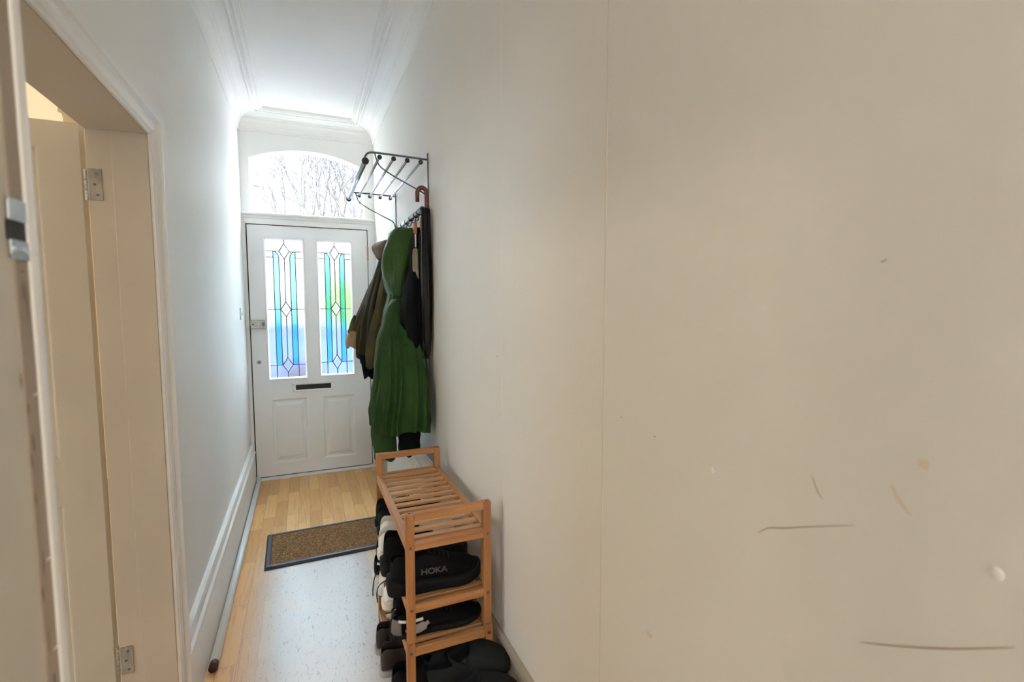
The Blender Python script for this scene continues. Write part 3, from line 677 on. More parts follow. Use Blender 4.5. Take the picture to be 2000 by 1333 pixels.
# hood: hangs mouth-down towards the wall, rounded crown at the top
b = garment([(1.822, .535, 2.70, .010, .03, 0), (1.815, .52, 2.70, .040, .055, 0), (1.79, .505, 2.695, .060, .075, 0), (1.74, .492, 2.69, .078, .095, 0), (1.66, .480, 2.685, .088, .11, 0), (1.58, .477, 2.675, .084, .108, 0), (1.51, .473, 2.665, .068, .095, 0), (1.455, .470, 2.655, .050, .078, 0), (1.43, .47, 2.65, .046, .07, 0)], n=64, fold=.05, kf=5, seed=9, p=2.7, nz=.03)
obj('hood', local(gp, b), M['greencloth2'], gp, smooth=True, sub=1)
b = garment([(1.44, .455, 2.56, .035, .045, 0), (1.34, .418, 2.52, .050, .055, 0), (1.15, .375, 2.47, .055, .06, 0), (.95, .350, 2.44, .056, .06, 0), (.78, .345, 2.425, .054, .056, 0), (.695, .347, 2.42, .047, .05, 0), (.655, .349, 2.42, .048, .05, 0)], n=40, fold=.10, kf=5, seed=21, p=2.2, nz=.02)
obj('sleeve', local(gp, b), M['greencloth'], gp, smooth=True, sub=1)
# black jacket behind the parka, towards the viewer
bj = thing('black_jacket', 'black jacket hanging behind the green parka, its cuff showing below the green hem', 'coat', (.538, 2.50, 1.83))
b = garment([(1.80, .545, 2.50, .012, .03, 0), (1.74, .540, 2.50, .028, .05, 0), (1.60, .530, 2.50, .034, .07, 0), (1.48, .512, 2.49, .046, .09, 0), (1.36, .508, 2.47, .054, .10, 0), (1.2, .505, 2.47, .045, .09, 0), (1.0, .49, 2.46, .04, .07, 0), (.9, .485, 2.45, .035, .05, 0)], n=48, fold=.10, kf=6, seed=31, p=2.4)
obj('body', local(bj, b), M['blackcloth'], bj, smooth=True, sub=1)
b = garment([(1.60, .515, 2.52, .03, .03, 0), (1.4, .50, 2.49, .045, .05, 0), (1.1, .485, 2.45, .05, .055, 0), (.85, .470, 2.42, .055, .06, 0), (.75, .465, 2.40, .054, .06, 0), (.715, .465, 2.40, .05, .055, 0)], n=32, fold=.07, kf=5, seed=33, p=2.2)
obj('sleeve', local(bj, b), M['blackcloth'], bj, smooth=True, sub=1)
b = garment([(.74, .465, 2.40, .050, .054, 0), (.71, .465, 2.40, .054, .058, 0), (.68, .465, 2.40, .046, .05, 0), (.672, .465, 2.40, .040, .045, 0)], n=48, fold=.02, kf=22, seed=34, p=2.1, nz=0)
obj('cuff', local(bj, b), M['tealblack'], bj, smooth=True)
# olive jacket
oj = thing('olive_jacket', 'dark olive jacket flaring out behind the green parka', 'coat', (.538, 3.04, 1.83))
b = garment([(1.76, .515, 3.04, .03, .05, 0), (1.70, .485, 3.04, .050, .08, 0), (1.58, .455, 3.03, .068, .11, 0), (1.44, .425, 3.02, .085, .13, 0), (1.30, .400, 3.01, .098, .14, 0), (1.18, .388, 3.0, .10, .14, 0), (1.115, .385, 3.0, .10, .14, .0)], n=72, fold=.12, kf=7, seed=41, p=2.6)
obj('body', local(oj, b), M['olive'], oj, smooth=True, sub=1)
b = garment([(1.62, .465, 2.90, .03, .04, 0), (1.50, .440, 2.88, .044, .05, 0), (1.35, .412, 2.86, .05, .055, 0), (1.2, .380, 2.85, .052, .058, 0), (1.10, .366, 2.85, .052, .056, 0), (1.055, .366, 2.85, .052, .056, 0)], n=40, fold=.10, kf=5, seed=42, p=2.3)
obj('sleeve', local(oj, b), M['olive2'], oj, smooth=True, sub=1)
b = garment([(1.60, .440, 3.02, .028, .04, 0), (1.48, .395, 3.01, .034, .045, 0), (1.36, .356, 3.0, .038, .05, 0), (1.25, .328, 3.0, .042, .052, 0), (1.13, .318, 3.0, .044, .052, 0), (1.10, .318, 3.0, .042, .05, 0)], n=40, fold=.10, kf=5, seed=44, p=2.3)
obj('sleeve', local(oj, b), M['olive'], oj, smooth=True, sub=1)
b = garment([(1.80, .50, 3.04, .03, .04, 0), (1.775, .465, 3.03, .048, .055, 0), (1.74, .445, 3.02, .055, .06, 0), (1.70, .448, 3.02, .045, .055, 0), (1.685, .455, 3.02, .035, .045, 0)], n=32, fold=.14, kf=6, seed=43, p=2.2, nz=.02)
cl_ = obj('collar', local(oj, b), M['taupe'], oj, smooth=True, sub=1); cl_['label'] = 'taupe quilted collar'
# tan jacket furthest back
tj = thing('tan_jacket', 'tan jacket at the far end of the rail, sleeve sticking out towards the door', 'coat', (.538, 3.15, 1.83))
b = garment([(1.74, .52, 3.17, .03, .05, 0), (1.62, .49, 3.17, .06, .08, 0), (1.45, .46, 3.17, .08, .1, 0), (1.25, .44, 3.17, .09, .11, 0), (1.15, .44, 3.17, .09, .11, 0)], n=48, fold=.1, kf=6, seed=51, p=2.5)
obj('body', local(tj, b), M['olive2'], tj, smooth=True, sub=1)
b = garment([(1.60, .440, 3.10, .03, .04, 0), (1.48, .385, 3.08, .034, .042, 0), (1.36, .330, 3.07, .036, .045, 0), (1.28, .297, 3.07, .036, .045, 0), (1.245, .283, 3.07, .038, .045, 0)], n=40, fold=.10, kf=5, seed=52, p=2.2)
obj('sleeve', local(tj, b), M['olive2'], tj, smooth=True, sub=1)
b = garment([(1.27, .292, 3.07, .036, .045, 0), (1.245, .284, 3.07, .041, .048, 0), (1.20, .270, 3.07, .043, .05, 0), (1.165, .272, 3.07, .038, .046, 0), (1.155, .275, 3.07, .03, .04, 0)], n=40, fold=.05, kf=6, seed=53, p=2.1)
cf = obj('cuff', local(tj, b), M['tan'], tj, smooth=True, sub=1); cf['label'] = 'tan turned-back cuff'
# charcoal jacket with ribbed cuff
kj = thing('charcoal_jacket', 'charcoal jacket under the olive one, only its ribbed black cuff showing', 'coat', (.538, 2.93, 1.83))
b = garment([(1.76, .53, 2.94, .02, .03, 0), (1.65, .50, 2.94, .04, .05, 0), (1.45, .48, 2.93, .055, .06, 0), (1.25, .46, 2.93, .06, .07, 0), (1.1, .46, 2.93, .055, .07, 0)], n=32, fold=.08, kf=5, seed=61, p=2.3)
obj('body', local(kj, b), M['blackcloth'], kj, smooth=True)
b = garment([(1.50, .44, 2.93, .03, .035, 0), (1.35, .39, 2.94, .036, .042, 0), (1.2, .350, 2.95, .038, .045, 0), (1.12, .336, 2.95, .038, .045, 0), (1.07, .335, 2.95, .036, .042, 0)], n=32, fold=.06, kf=5, seed=62, p=2.2)
obj('sleeve', local(kj, b), M['blackcloth'], kj, smooth=True)
b = garment([(1.085, .335, 2.95, .036, .042, 0), (1.065, .336, 2.95, .034, .040, 0), (1.01, .342, 2.95, .032, .038, 0), (.985, .345, 2.95, .031, .037, 0)], n=64, fold=.035, kf=24, seed=63, p=2.1, nz=0, wob=0)
obj('cuff', local(kj, b), M['tealblack'], kj, smooth=True)
b = nbm(); box(b, .374, .380, 2.84, 2.855, .975, 1.06)
tagp = obj('hanging_strap', local(kj, b), M['tan'], kj, bevel=.001); tagp['label'] = 'pinkish tan strap end'

# umbrellas
um = thing('umbrella', 'long black umbrella with a red-brown crook handle hooked on the near end of the rail', 'umbrella', (.552, 2.33, 1.85))
b = nbm(); R = .0155
pth = [(.553, 2.325, 1.80), (.553, 2.325, 1.90)] + [(.553 - .021 * (1 - math.cos(a)), 2.325 + .004 * (1 - math.cos(a)), 1.935 + .026 * math.sin(a)) for a in [PI * k / 8 for k in range(9)]] + [(.511, 2.333, 1.895)]
tube(b, pth, [.0105] * (len(pth) - 1) + [.0095], 12); obj('handle', local(um, b), M['crook'], um, smooth=True)
b = nbm(); pr = [(1.868, .010), (1.862, .019), (1.84, .021), (1.70, .0215), (1.55, .024), (1.40, .022), (1.25, .017), (1.17, .010), (1.15, .006)]
rings = []
for z, r in pr:
    rings.append([(.548 + (r * 1.02) * (1 + .13 * math.sin(6 * a + z * 7)) * math.cos(a), 2.328 + r * 1.4 * (1 + .13 * math.sin(6 * a + z * 7)) * math.sin(a), z) for a in [2 * PI * k / 48 for k in range(48)]])
loft(b, rings); obj('canopy', local(um, b), M['nylon'], um, smooth=True)
b = nbm(); cyl(b, (.548, 2.328, 1.152), (.548, 2.328, 1.09), .004, 10, .0025); obj('tip', local(um, b), M['bracket'], um)
b = nbm(); box(b, .5255, .529, 2.315, 2.335, 1.06, 1.15); bu = obj('strap_tab', local(um, b), M['bracket'], um)
b = nbm(); tube(b, smooth_path([(.527, 2.326, 1.14), (.526, 2.325, 1.3), (.526, 2.325, 1.45)], 4), .0022, 6); obj('wrist_strap', local(um, b), M['lace'], um)

ub = thing('umbrella', 'short beige folded umbrella with orange wooden handle beside the black one', 'umbrella', (.528, 2.46, 1.82))
b = nbm(); rings = []
for z, r in [(1.690, .006), (1.685, .014), (1.66, .018), (1.60, .019), (1.52, .019), (1.45, .016), (1.42, .010)]:
    rings.append([(.523 + r * (1 + .12 * math.sin(5 * a + z * 9)) * math.cos(a), 2.445 + r * 1.15 * (1 + .12 * math.sin(5 * a + z * 9)) * math.sin(a), z) for a in [2 * PI * k / 40 for k in range(40)]])
loft(b, rings); obj('canopy', local(ub, b), M['beigebrolly'], ub, smooth=True)
b = nbm(); cyl(b, (.523, 2.445, 1.69), (.523, 2.445, 1.78), .0042, 10); obj('shaft', local(ub, b), M['pale'], ub, smooth=True)
b = nbm(); tube(b, [(.523, 2.445, 1.758), (.523, 2.445, 1.765), (.523, 2.445, 1.79), (.523, 2.445, 1.812), (.523, 2.445, 1.822)], [.004, .0085, .010, .0088, .004], 14); obj('handle', local(ub, b), M['orange'], ub, smooth=True)
b = nbm(); tube(b, smooth_path([(.523, 2.445, 1.82), (.525, 2.44, 1.836), (.53, 2.435, 1.842), (.533, 2.43, 1.832)], 4), .0016, 6); obj('wrist_strap', local(ub, b), M['lace'], ub)
uc = thing('umbrella', 'slim black umbrella with orange wooden handle between the beige one and the wall', 'umbrella', (.552, 2.43, 1.82))
b = nbm(); tube(b, [(.550, 2.43, 1.77), (.550, 2.43, 1.78), (.550, 2.43, 1.81), (.550, 2.43, 1.835), (.550, 2.43, 1.842)], [.004, .008, .009, .007, .003], 12); obj('handle', local(uc, b), M['orange'], uc, smooth=True)
b = nbm(); tube(b, [(.550, 2.43, 1.775), (.55, 2.43, 1.74), (.55, 2.43, 1.6), (.55, 2.43, 1.5), (.55, 2.43, 1.45)], [.006, .015, .0165, .014, .005], 16); obj('canopy', local(uc, b), M['nylon'], uc, smooth=True)

# ------------------------------------------------------------------ radiator
ra = thing('radiator', 'white ribbed panel radiator low on the right wall behind the shoe rack', 'radiator', (XR, 2.65, .13))
ry0, ry1, rz0, rz1 = 2.16, 3.20, .14, .672
b = nbm(); xf, xb_ = .473, .487
pts = []; pitch_ = .0333; n = int((ry1 - ry0 - .07) / pitch_)
pts.append((xf + .004, ry0)); pts.append((xf, ry0 + .012))
y = ry0 + .035
for k in range(n):
    pts += [(xf, y), (xf + .012, y + .006), (xf + .012, y + .014), (xf, y + .020)]; y += pitch_
pts += [(xf, ry1 - .012), (xf + .004, ry1)]
poly = pts + [(xb_ + .006, ry1), (xb_ + .006, ry0)]
prism(b, poly, 'z', rz0 + .03, rz1 - .035)
box(b, xf + .001, xb_ + .006, ry0, ry1, rz1 - .035, rz1 - .008); box(b, xf + .001, xb_ + .006, ry0, ry1, rz0, rz0 + .03)
obj('front_panel', local(ra, b), M['radiator'], ra)
b = nbm(); box(b, .4935, .53, ry0 + .02, ry1 - .02, rz0 + .02, rz1 - .02); obj('convector', local(ra, b), M['radiator'], ra)
b = nbm(); box(b, .530, .538, ry0, ry1, rz0, rz1); obj('back_panel', local(ra, b), M['radiator'], ra, bevel=.002)
b = nbm(); n = 40
for k in range(n):
    yy = ry0 + .02 + (ry1 - ry0 - .04) * k / n; box(b, .484, .536, yy, yy + .006, rz1 - .008, rz1 - .002)
box(b, .473, .480, ry0, ry1, rz1 - .012, rz1); obj('top_grille', local(ra, b), M['radiator'], ra)
b = nbm(); cyl(b, (.505, ry1, .20), (.505, ry1 + .05, .20), .009, 12); cyl(b, (.505, ry1 + .045, 0.001), (.505, ry1 + .045, .21), .0075, 12); obj('feed_pipe', local(ra, b), M['pvc'], ra, smooth=True)
b = nbm(); cyl(b, (.505, ry1 + .045, .21), (.505, ry1 + .045, .29), .019, 20, .016); obj('valve', local(ra, b), M['chrome'], ra, bevel=.002)
for y in (ry0 + .1, ry1 - .1):
    b = nbm(); box(b, .536, .5545, y - .02, y + .02, rz0 + .2, rz1 - .05); obj('wall_bracket', local(ra, b), M['radiator'], ra)
for y in (ry0 + .1, ry1 - .1):
    b = nbm(); box(b, .5544, XR - .0005, y - .02, y + .02, .36, rz1 - .05); obj('wall_bracket', local(ra, b), M['radiator'], ra)

# ------------------------------------------------------------------ door mat
dm = thing('doormat', 'brown coir doormat with black rubber border lying across the hall', 'doormat', (.18, 3.03, 0), .02)
mw, md = .90, .43
b = nbm(); x0, x1, y0, y1 = -mw / 2, mw / 2, -md / 2, md / 2
def mr(i, z): return [(x0 + i, y0 + i, z), (x1 - i, y0 + i, z), (x1 - i, y1 - i, z), (x0 + i, y1 - i, z)]
loft(b, [mr(0, .0008), mr(.001, .004), mr(.012, .013), mr(.028, .0145), mr(.034, .010), mr(.034, .004)], True, True, True)
dm.location = (.178, 3.03, 0); obj('rubber_border', b, M['rubber'], dm)
b = nbm(); rnd = random.Random(2); nx, ny = 90, 44
grid = [[b.verts.new((x0 + .034 + (mw - .068) * i / nx, y0 + .034 + (md - .068) * j / ny, .0115 + .0016 * rnd.random())) for j in range(ny + 1)] for i in range(nx + 1)]
for i in range(nx):
    for j in range(ny): b.faces.new((grid[i][j], grid[i + 1][j], grid[i + 1][j + 1], grid[i][j + 1]))
obj('coir_pile', b, M['coir'], dm)
rnd = random.Random(8)
for k in range(9):
    b = nbm(); x = rnd.uniform(x0 + .06, .1); y = rnd.uniform(y0 + .05, y1 - .05); ball(b, (x, y, .0138), .003, 6, (1, .6, .4)); obj('crumb', b, M['whitesole'], dm)
# fix mat extent so its left edge sits clear of the wall and the right tucks behind the rack
dm.scale = (.93, 1, 1)

# ------------------------------------------------------------------ pipe and switch
b = nbm(); cyl(b, (-.363, 2.12, .017), (-.363, 4.27, .017), .0165, 20)
pp = thing('floor_pipe', 'white pipe running on the floor along the left skirting', 'pipe', (-.363, 2.12, 0))
obj('pipe', local(pp, b), M['pvc'], pp, smooth=True)
b = nbm(); cyl(b, (-.363, 2.085, .0165), (-.363, 2.122, .0165), .016, 16); e_ = obj('end_cap', local(pp, b), M['brownrubber'], pp, smooth=True); e_['label'] = 'dark brown pipe end'
b = nbm(); cyl(b, (-.368, 4.268, .017), (-.368, 4.268, .05), .012, 12); obj('elbow', local(pp, b), M['pvc'], pp, smooth=True)
sw = thing('light_switch', 'small white light switch on the left wall near the front door', 'light switch', (XL, 3.98, 1.345))
b = nbm(); box(b, XL, XL + .009, 3.937, 4.023, 1.302, 1.388); obj('face_plate', local(sw, b), M['paint'], sw, bevel=.003)
b = nbm(); prism(b, [(XL + .009, 1.332), (XL + .014, 1.334), (XL + .010, 1.358), (XL + .009, 1.358)], 'y', 3.97, 3.99); obj('rocker', local(sw, b), M['whitesole'], sw)

# ------------------------------------------------------------------ shoe rack (two stacked units)
RX0, RX1, RY0, RY1 = .260, .530, 1.415, 2.076
PW = .025
SH = dict(top=.703, second=.507, third=.372, low=.113)
def rack_unit(t, z0, z1, shelves, handles, off=0):
    lo = lambda bm: local(t, bm)
    for x in (RX0 - off, RX1 - PW + off):
        for y in (RY0 - off, RY1 - PW + off):
            b = nbm(); box(b, x, x + PW, y, y + PW, z0, z1); pst = obj('leg', lo(b), M['rackwoodz'], t, bevel=.0015)
            b = nbm(); cyl(b, (x + PW / 2, y + PW / 2, z1), (x + PW / 2, y + PW / 2, z1 + .0006), .0035, 12); obj('bolt_hole', lo(b), M['black'], pst)
            if y < 1.6:
                for zs in shelves:
                    b = nbm(); cyl(b, (x + PW / 2, y - .0004, zs - .016), (x + PW / 2, y + .004, zs - .016), .0048, 14); obj('bolt', lo(b), M['bracket'], pst)
    a0, a1, c0, c1 = RX0 - off, RX1 + off, RY0 - off, RY1 + off
    for zs in shelves:
        for y in (c0, c1 - .018):
            b = nbm(); box(b, a0 + PW, a1 - PW, y + .002, y + .018, zs - .028, zs); obj('end_rail', lo(b), M['rackwoodx'], t, bevel=.0012)
        for x in (a0, a1 - .020):
            b = nbm(); box(b, x + .001, x + .021, c0 + PW, c1 - PW, zs - .032, zs); obj('side_rail', lo(b), M['rackwood'], t, bevel=.0012)
        for k in range(12):
            y = 1.452 + k * .0527
            b = nbm(); box(b, a0 + .019, a1 - .019, y, y + .0215, zs - .014, zs - .004); obj('slat', lo(b), M['slatwood'], t, bevel=.0012)
    if handles:
        for y in (c0, c1 - PW):
            b = nbm(); box(b, a0 + PW, a1 - PW, y + .001, y + PW - .001, z1 - .023, z1 - .0005); obj('handle_bar', lo(b), M['rackwoodx'], t, bevel=.0015)
lower = thing('shoe_rack', 'lower wooden slatted shoe rack standing on the floor under the other', 'shoe rack', (.395, 1.745, 0), group=None)
rack_unit(lower, 0.0005, .386, (SH['third'], SH['low']), False, .003)
upper = thing('shoe_rack', 'upper wooden slatted shoe rack with end handles stacked on the lower one', 'shoe rack', (.395, 1.745, .387))
rack_unit(upper, .387, .790, (SH['top'], SH['second']), True)

# ------------------------------------------------------------------ shoes
def lerp_tab(tab, t):
    for a, c in zip(tab, tab[1:]):
        if t <= c[0]:
            k = (t - a[0]) / (c[0] - a[0]); k = k * k * (3 - 2 * k) * .5 + k * .5
            return [a[i] + (c[i] - a[i]) * k for i in range(1, len(a))]
    return list(tab[-1][1:])
def shoe_meshes(L=.285, hgt=1.0, wid=1.0, sole_h=.026, chunky=0, toe_spring=.012, slipon=False):
    # t, half width, top height, opening (0 shut, 1 open)
    tab = [(0, .016, .058, 0), (.02, .026, .088, .25), (.06, .033, .098, 1), (.15, .036, .092, 1), (.28, .037, .086, 1), (.38, .039, .092, .75), (.45, .041, .090, .15), (.55, .045, .074, 0),
           (.68, .049, .060, 0), (.80, .048, .053, 0), (.90, .040, .048, 0), (.96, .029, .042, 0), (1.0, .012, .034, 0)]
    up = nbm(); so = nbm()
    rings = []; srings = []
    ts = [0, .008, .02, .04, .07, .11, .16, .22, .28, .34, .39, .43, .47, .52, .58, .64, .70, .76, .82, .87, .91, .945, .97, .988, 1.0]
    for t in ts:
        wv, h, o = lerp_tab(tab, t); wv *= wid; h = h * hgt
        x = t * L; lift = toe_spring * max(0, (t - .72) / .28) ** 2
        zb = sole_h * .8 + lift; cy = .006 * math.sin(PI * t)
        rim = h
        P = []
        ow = wv * (.62 if o > 0 else .62)
        inner_z = rim * (1 - .0 * o) - o * (.055 * hgt)
        side = [(wv * .82, zb), (wv * 1.02, zb + (h - zb) * .22), (wv * 1.0, zb + (h - zb) * .5), (wv * .86, zb + (h - zb) * .8), (wv * .72 if o > .1 else wv * .6, h)]
        mid = [((wv * .56) if o > .1 else wv * .32, h - .004 * (1 if o > .1 else 0) + (0 if o > .1 else .004 * hgt)), (wv * .45 if o > .1 else wv * .15, inner_z if o > .1 else h + .0055 * hgt)]
        for sx, z in side: P.append((x, cy - sx, z))
        for sx, z in mid: P.append((x, cy - sx, z))
        for sx, z in mid[::-1]: P.append((x, cy + sx, z))
        for sx, z in side[::-1]: P.append((x, cy + sx, z))
        rings.append(P)
        sw_ = wv * (1.10 + .12 * chunky); xs = -.006 - .006 * chunky + t * (L + .012 + .010 * chunky); ex = .003 * chunky * math.sin(t * 20)
        tp = sole_h + lift + (.010 * chunky if t < .15 else 0)
        srings.append([(xs, cy - sw_ * .9, lift), (xs, cy - sw_, lift + .004), (xs, cy - sw_ * (1.0), tp * .7 + lift * .3), (xs, cy - sw_ * .96, tp), (xs, cy + sw_ * .96, tp), (xs, cy + sw_, tp * .7 + lift * .3), (xs, cy + sw_, lift + .004), (xs, cy + sw_ * .9, lift)])
    loft(up, rings); loft(so, srings)
    return up, so
def lace_bm(L, hgt, wid, loose=0):
    b = nbm()
    for k in range(5):
        t = .42 + k * .055; z = (.092 - .34 * (t - .42) * .30 / .3 * 1.0) * hgt
        z = lerp_tab([(0.38, .093), (.45, .094), (.55, .080), (.68, .066), (.8, .058)], t)[0] * hgt + .002
        wv = .022 * wid
        tube(b, smooth_path([(t * L, -wv, z - .006), (t * L + .004, 0, z + .002), (t * L, wv, z - .006)], 3), .0022, 6)
    return b
def make_shoe(label, loc, rz=0, L=.285, hgt=1, wid=1, sole_h=.026, chunky=0, up_m='shoeblack', so_m='shoeblacksole', lace='lace', group=None, sub=1, tilt=0, name='sneaker', extras=()):
    t = thing(name, label, 'shoe', loc, rz, group)
    t.rotation_euler = (0, tilt, rz)
    u, s = shoe_meshes(L, hgt, wid, sole_h, chunky)
    so = obj('sole', s, M[so_m], t, smooth=True, sub=1)
    uo = obj('upper', u, M[up_m], t, smooth=True, sub=2)
    b = nbm(); tg = []
    for k, (tt, zz, ww) in enumerate([(.36, .118, .018), (.40, .108, .022), (.46, .092, .024), (.54, .078, .022)]):
        tg.append([(tt * L, -ww * wid, zz * hgt - .004), (tt * L + .001, 0, zz * hgt + .002), (tt * L, ww * wid, zz * hgt - .004), (tt * L - .006, ww * wid * .9, zz * hgt - .010), (tt * L - .006, -ww * wid * .9, zz * hgt - .010)])
    loft(b, tg); obj('tongue', b, M[up_m], t, smooth=True, sub=1)
    if lace: obj('lace', lace_bm(L, hgt, wid), M[lace], t, smooth=True)
    for e_ in extras: e_(t, L, hgt, wid)
    return t
def stripe(pts, r, m, name='stripe', label=None):
    def f(t, L, hgt, wid):
        for s in (-1, 1):
            b = nbm(); rs = r if isinstance(r, (list, tuple)) else [r] * len(pts)
            P = smooth_path([(x * L, s * y * wid, z * hgt) for x, y, z in pts], 5)
            n = len(P); R_ = [rs[min(len(rs) - 1, int(i / max(1, n - 1) * (len(rs) - 1) + .5))] for i in range(n)]
            rings = []
            for i, p in enumerate(P):
                tt = (P[min(i + 1, n - 1)] - P[max(i - 1, 0)]).normalized(); u_ = Vector((-tt.z, 0, tt.x)); k = R_[i]; yy = Vector((0, .0022 * s, 0))
                rings.append([p - u_ * k - yy, p - u_ * k + yy * .6, p + u_ * k + yy * .6, p + u_ * k - yy])
            loft(b, rings); o = obj(name, b, M[m], t)
            if label: o['label'] = label
    return f
swoosh = stripe([(.10, .0385, .040), (.28, .040, .034), (.46, .0445, .040), (.62, .0475, .052)], [.011, .012, .006, .002], 'shoewhite', 'stripe', 'white curved side stripe')
band = stripe([(.30, .038, .072), (.20, .0375, .070), (.08, .0345, .074), (.03, .0305, .078)], .004, 'shoewhite', 'stripe', 'white collar stripe')
flash = stripe([(.10, .0390, .040), (.18, .0400, .036), (.27, .0415, .042), (.36, .0430, .058)], [.004, .013, .014, .006], 'greysole', 'side_flash', 'pale grey curved side flash')
def heelpatch(t, L, hgt, wid):
    b = nbm(); rings = []
    for z, k in ((.022, 1.0), (.045, 1.03), (.068, 1.0), (.080, .95)):
        rings.append([(L * .06 - (.021 + L * .06 * .6) * math.cos(a) * k * .9, math.sin(a) * .0345 * wid * k, z * hgt) for a in [-PI / 2 + PI * i / 12 for i in range(13)]])
    loft(b, rings, False); o = obj('heel_patch', b, M['greyshoe'], t, smooth=True); s_ = o.modifiers.new('solid', 'SOLIDIFY'); s_.thickness = .003; o['label'] = 'grey suede heel patch'
def text_side(txt, x, z, size):
    def f(t, L, hgt, wid):
        c = bpy.data.curves.new('lettering', 'FONT'); c.body = txt; c.size = size; c.extrude = .0006; c.offset = .0005; c.align_x = 'CENTER'; c.align_y = 'CENTER'; c.space_character = .95
        tmp = bpy.data.objects.new('lettering_curve', c); C.objects.link(tmp); dg = bpy.context.evaluated_depsgraph_get()
        me = bpy.data.meshes.new_from_object(tmp.evaluated_get(dg)); bpy.data.objects.remove(tmp); bpy.data.curves.remove(c)
        o = bpy.data.objects.new('lettering', me); C.objects.link(o); o.parent = t; me.materials.clear(); me.materials.append(M['letter'])
        o.location = (x, -.0445 * wid, z); o.rotation_euler = (PI / 2 - .03, 0, -.10); o.scale = (1.15, 1, 1); o['label'] = 'grey printed lettering'
    return f
Z2, Z3, Z4 = SH['second'] + .0005, SH['third'] + .0005, SH['low'] + .0005
# second shelf
make_shoe('black running shoe with grey lettering on its side, front of the upper shelf', (.226, 1.509, Z2), 0, L=.285, hgt=1.32, wid=1.12, sole_h=.044, chunky=1, extras=(text_side('HOKA', .128, .070, .026),))
make_shoe('black running shoe directly behind the lettered one on the upper shelf', (.224, 1.634, Z2), .0, L=.282, hgt=1.42, wid=1.10, sole_h=.044, chunky=1)
gl = stripe([(.30, .0385, .070), (.16, .038, .066), (.05, .034, .070)], .0016, 'greenline', 'trim_line', 'dark green trim line')
make_shoe('white leather trainer with green trim line behind the black running shoes', (.222, 1.742, Z2), .0, L=.29, hgt=1.05, wid=1.0, sole_h=.030, up_m='shoewhite', so_m='whitesole', lace='lacew', extras=(gl,))
make_shoe('white leather trainer next to the charcoal knit shoe on the upper shelf', (.242, 1.838, Z2), .0, L=.285, hgt=1.05, wid=.98, sole_h=.030, up_m='shoewhite', so_m='whitesole', lace='lacew', extras=(gl,))
make_shoe('charcoal knitted shoe second from the door end of the upper shelf', (.246, 1.926, Z2), .0, L=.28, hgt=1.15, wid=.95, sole_h=.026, up_m='knit', lace='lace')
make_shoe('charcoal knitted shoe at the door end of the upper shelf', (.248, 2.006, Z2), .0, L=.28, hgt=1.1, wid=.92, sole_h=.026, up_m='knit', lace='lace')
# third shelf
def side_lace(pts):
    def f(t, L, hgt, wid):
        b = nbm(); tube(b, smooth_path(pts, 6), .0022, 6); o = obj('loose_lace', b, M['lace'], t, smooth=True); o['label'] = 'black loose lace'
    return f
make_shoe('dark trainer with grey heel and pale side flash, front of the middle shelf', (.232, 1.493, Z3), 0, L=.28, hgt=.82, wid=.98, sole_h=.024, up_m='shoeblack', so_m='shoeblacksole', extras=(flash, heelpatch, band, side_lace([(.005, -.02, .082), (-.012, -.028, .075), (-.016, -.03, .04), (-.015, -.032, .006)])))
make_shoe('black low shoe tucked behind the trainer with the pale side flash', (.245, 1.585, Z3), 0, L=.28, hgt=.85, wid=.92, sole_h=.022, up_m='shoeblack', so_m='shoeblacksole', name='shoe')
make_shoe('white trainer with black lace hanging over its heel, nearer of two', (.222, 1.655, Z3), .0, L=.275, hgt=.98, wid=.9, sole_h=.030, up_m='shoewhite', so_m='whitesole', extras=(side_lace([(.02, .0, .098), (-.012, -.004, .085), (-.022, -.01, .06), (-.02, -.012, .03)]),))
make_shoe('white trainer with black lace, further of two on the middle shelf', (.222, 1.745, Z3), .0, L=.275, hgt=.98, wid=.9, sole_h=.030, up_m='shoewhite', so_m='whitesole', extras=(side_lace([(.02, -.01, .098), (-.014, -.02, .085), (-.026, -.034, .05), (-.028, -.04, .02)]),))
make_shoe('black canvas trainer with white flash and grey sole sticking out of the middle shelf', (.216, 1.842, Z3), .0, L=.28, hgt=.98, wid=.95, sole_h=.028, up_m='shoeblack', so_m='whitesole', extras=(swoosh, band))
make_shoe('black canvas trainer with white flash nearest the door on the middle shelf', (.240, 1.960, Z3), .0, L=.28, hgt=.98, wid=.95, sole_h=.028, up_m='shoeblack', so_m='whitesole', extras=(swoosh, band))
# low shelf
make_shoe('dark brown slip-on shoe with grey sole, its heel furthest out towards the door mat', (.212, 1.800, Z4), .0, L=.275, hgt=1.05, wid=.92, sole_h=.022, up_m='brownshoe', so_m='greysole', name='shoe')
make_shoe('dark brown slip-on shoe with grey sole, middle one on the bottom shelf', (.212, 1.680, Z4), .0, L=.275, hgt=1.05, wid=.95, sole_h=.022, up_m='brownshoe', so_m='greysole', name='shoe')
make_shoe('black shoe at the front corner of the bottom shelf behind the rack leg', (.230, 1.552, Z4), .0, L=.275, hgt=1.15, wid=.95, sole_h=.024, up_m='shoeblack', name='shoe')
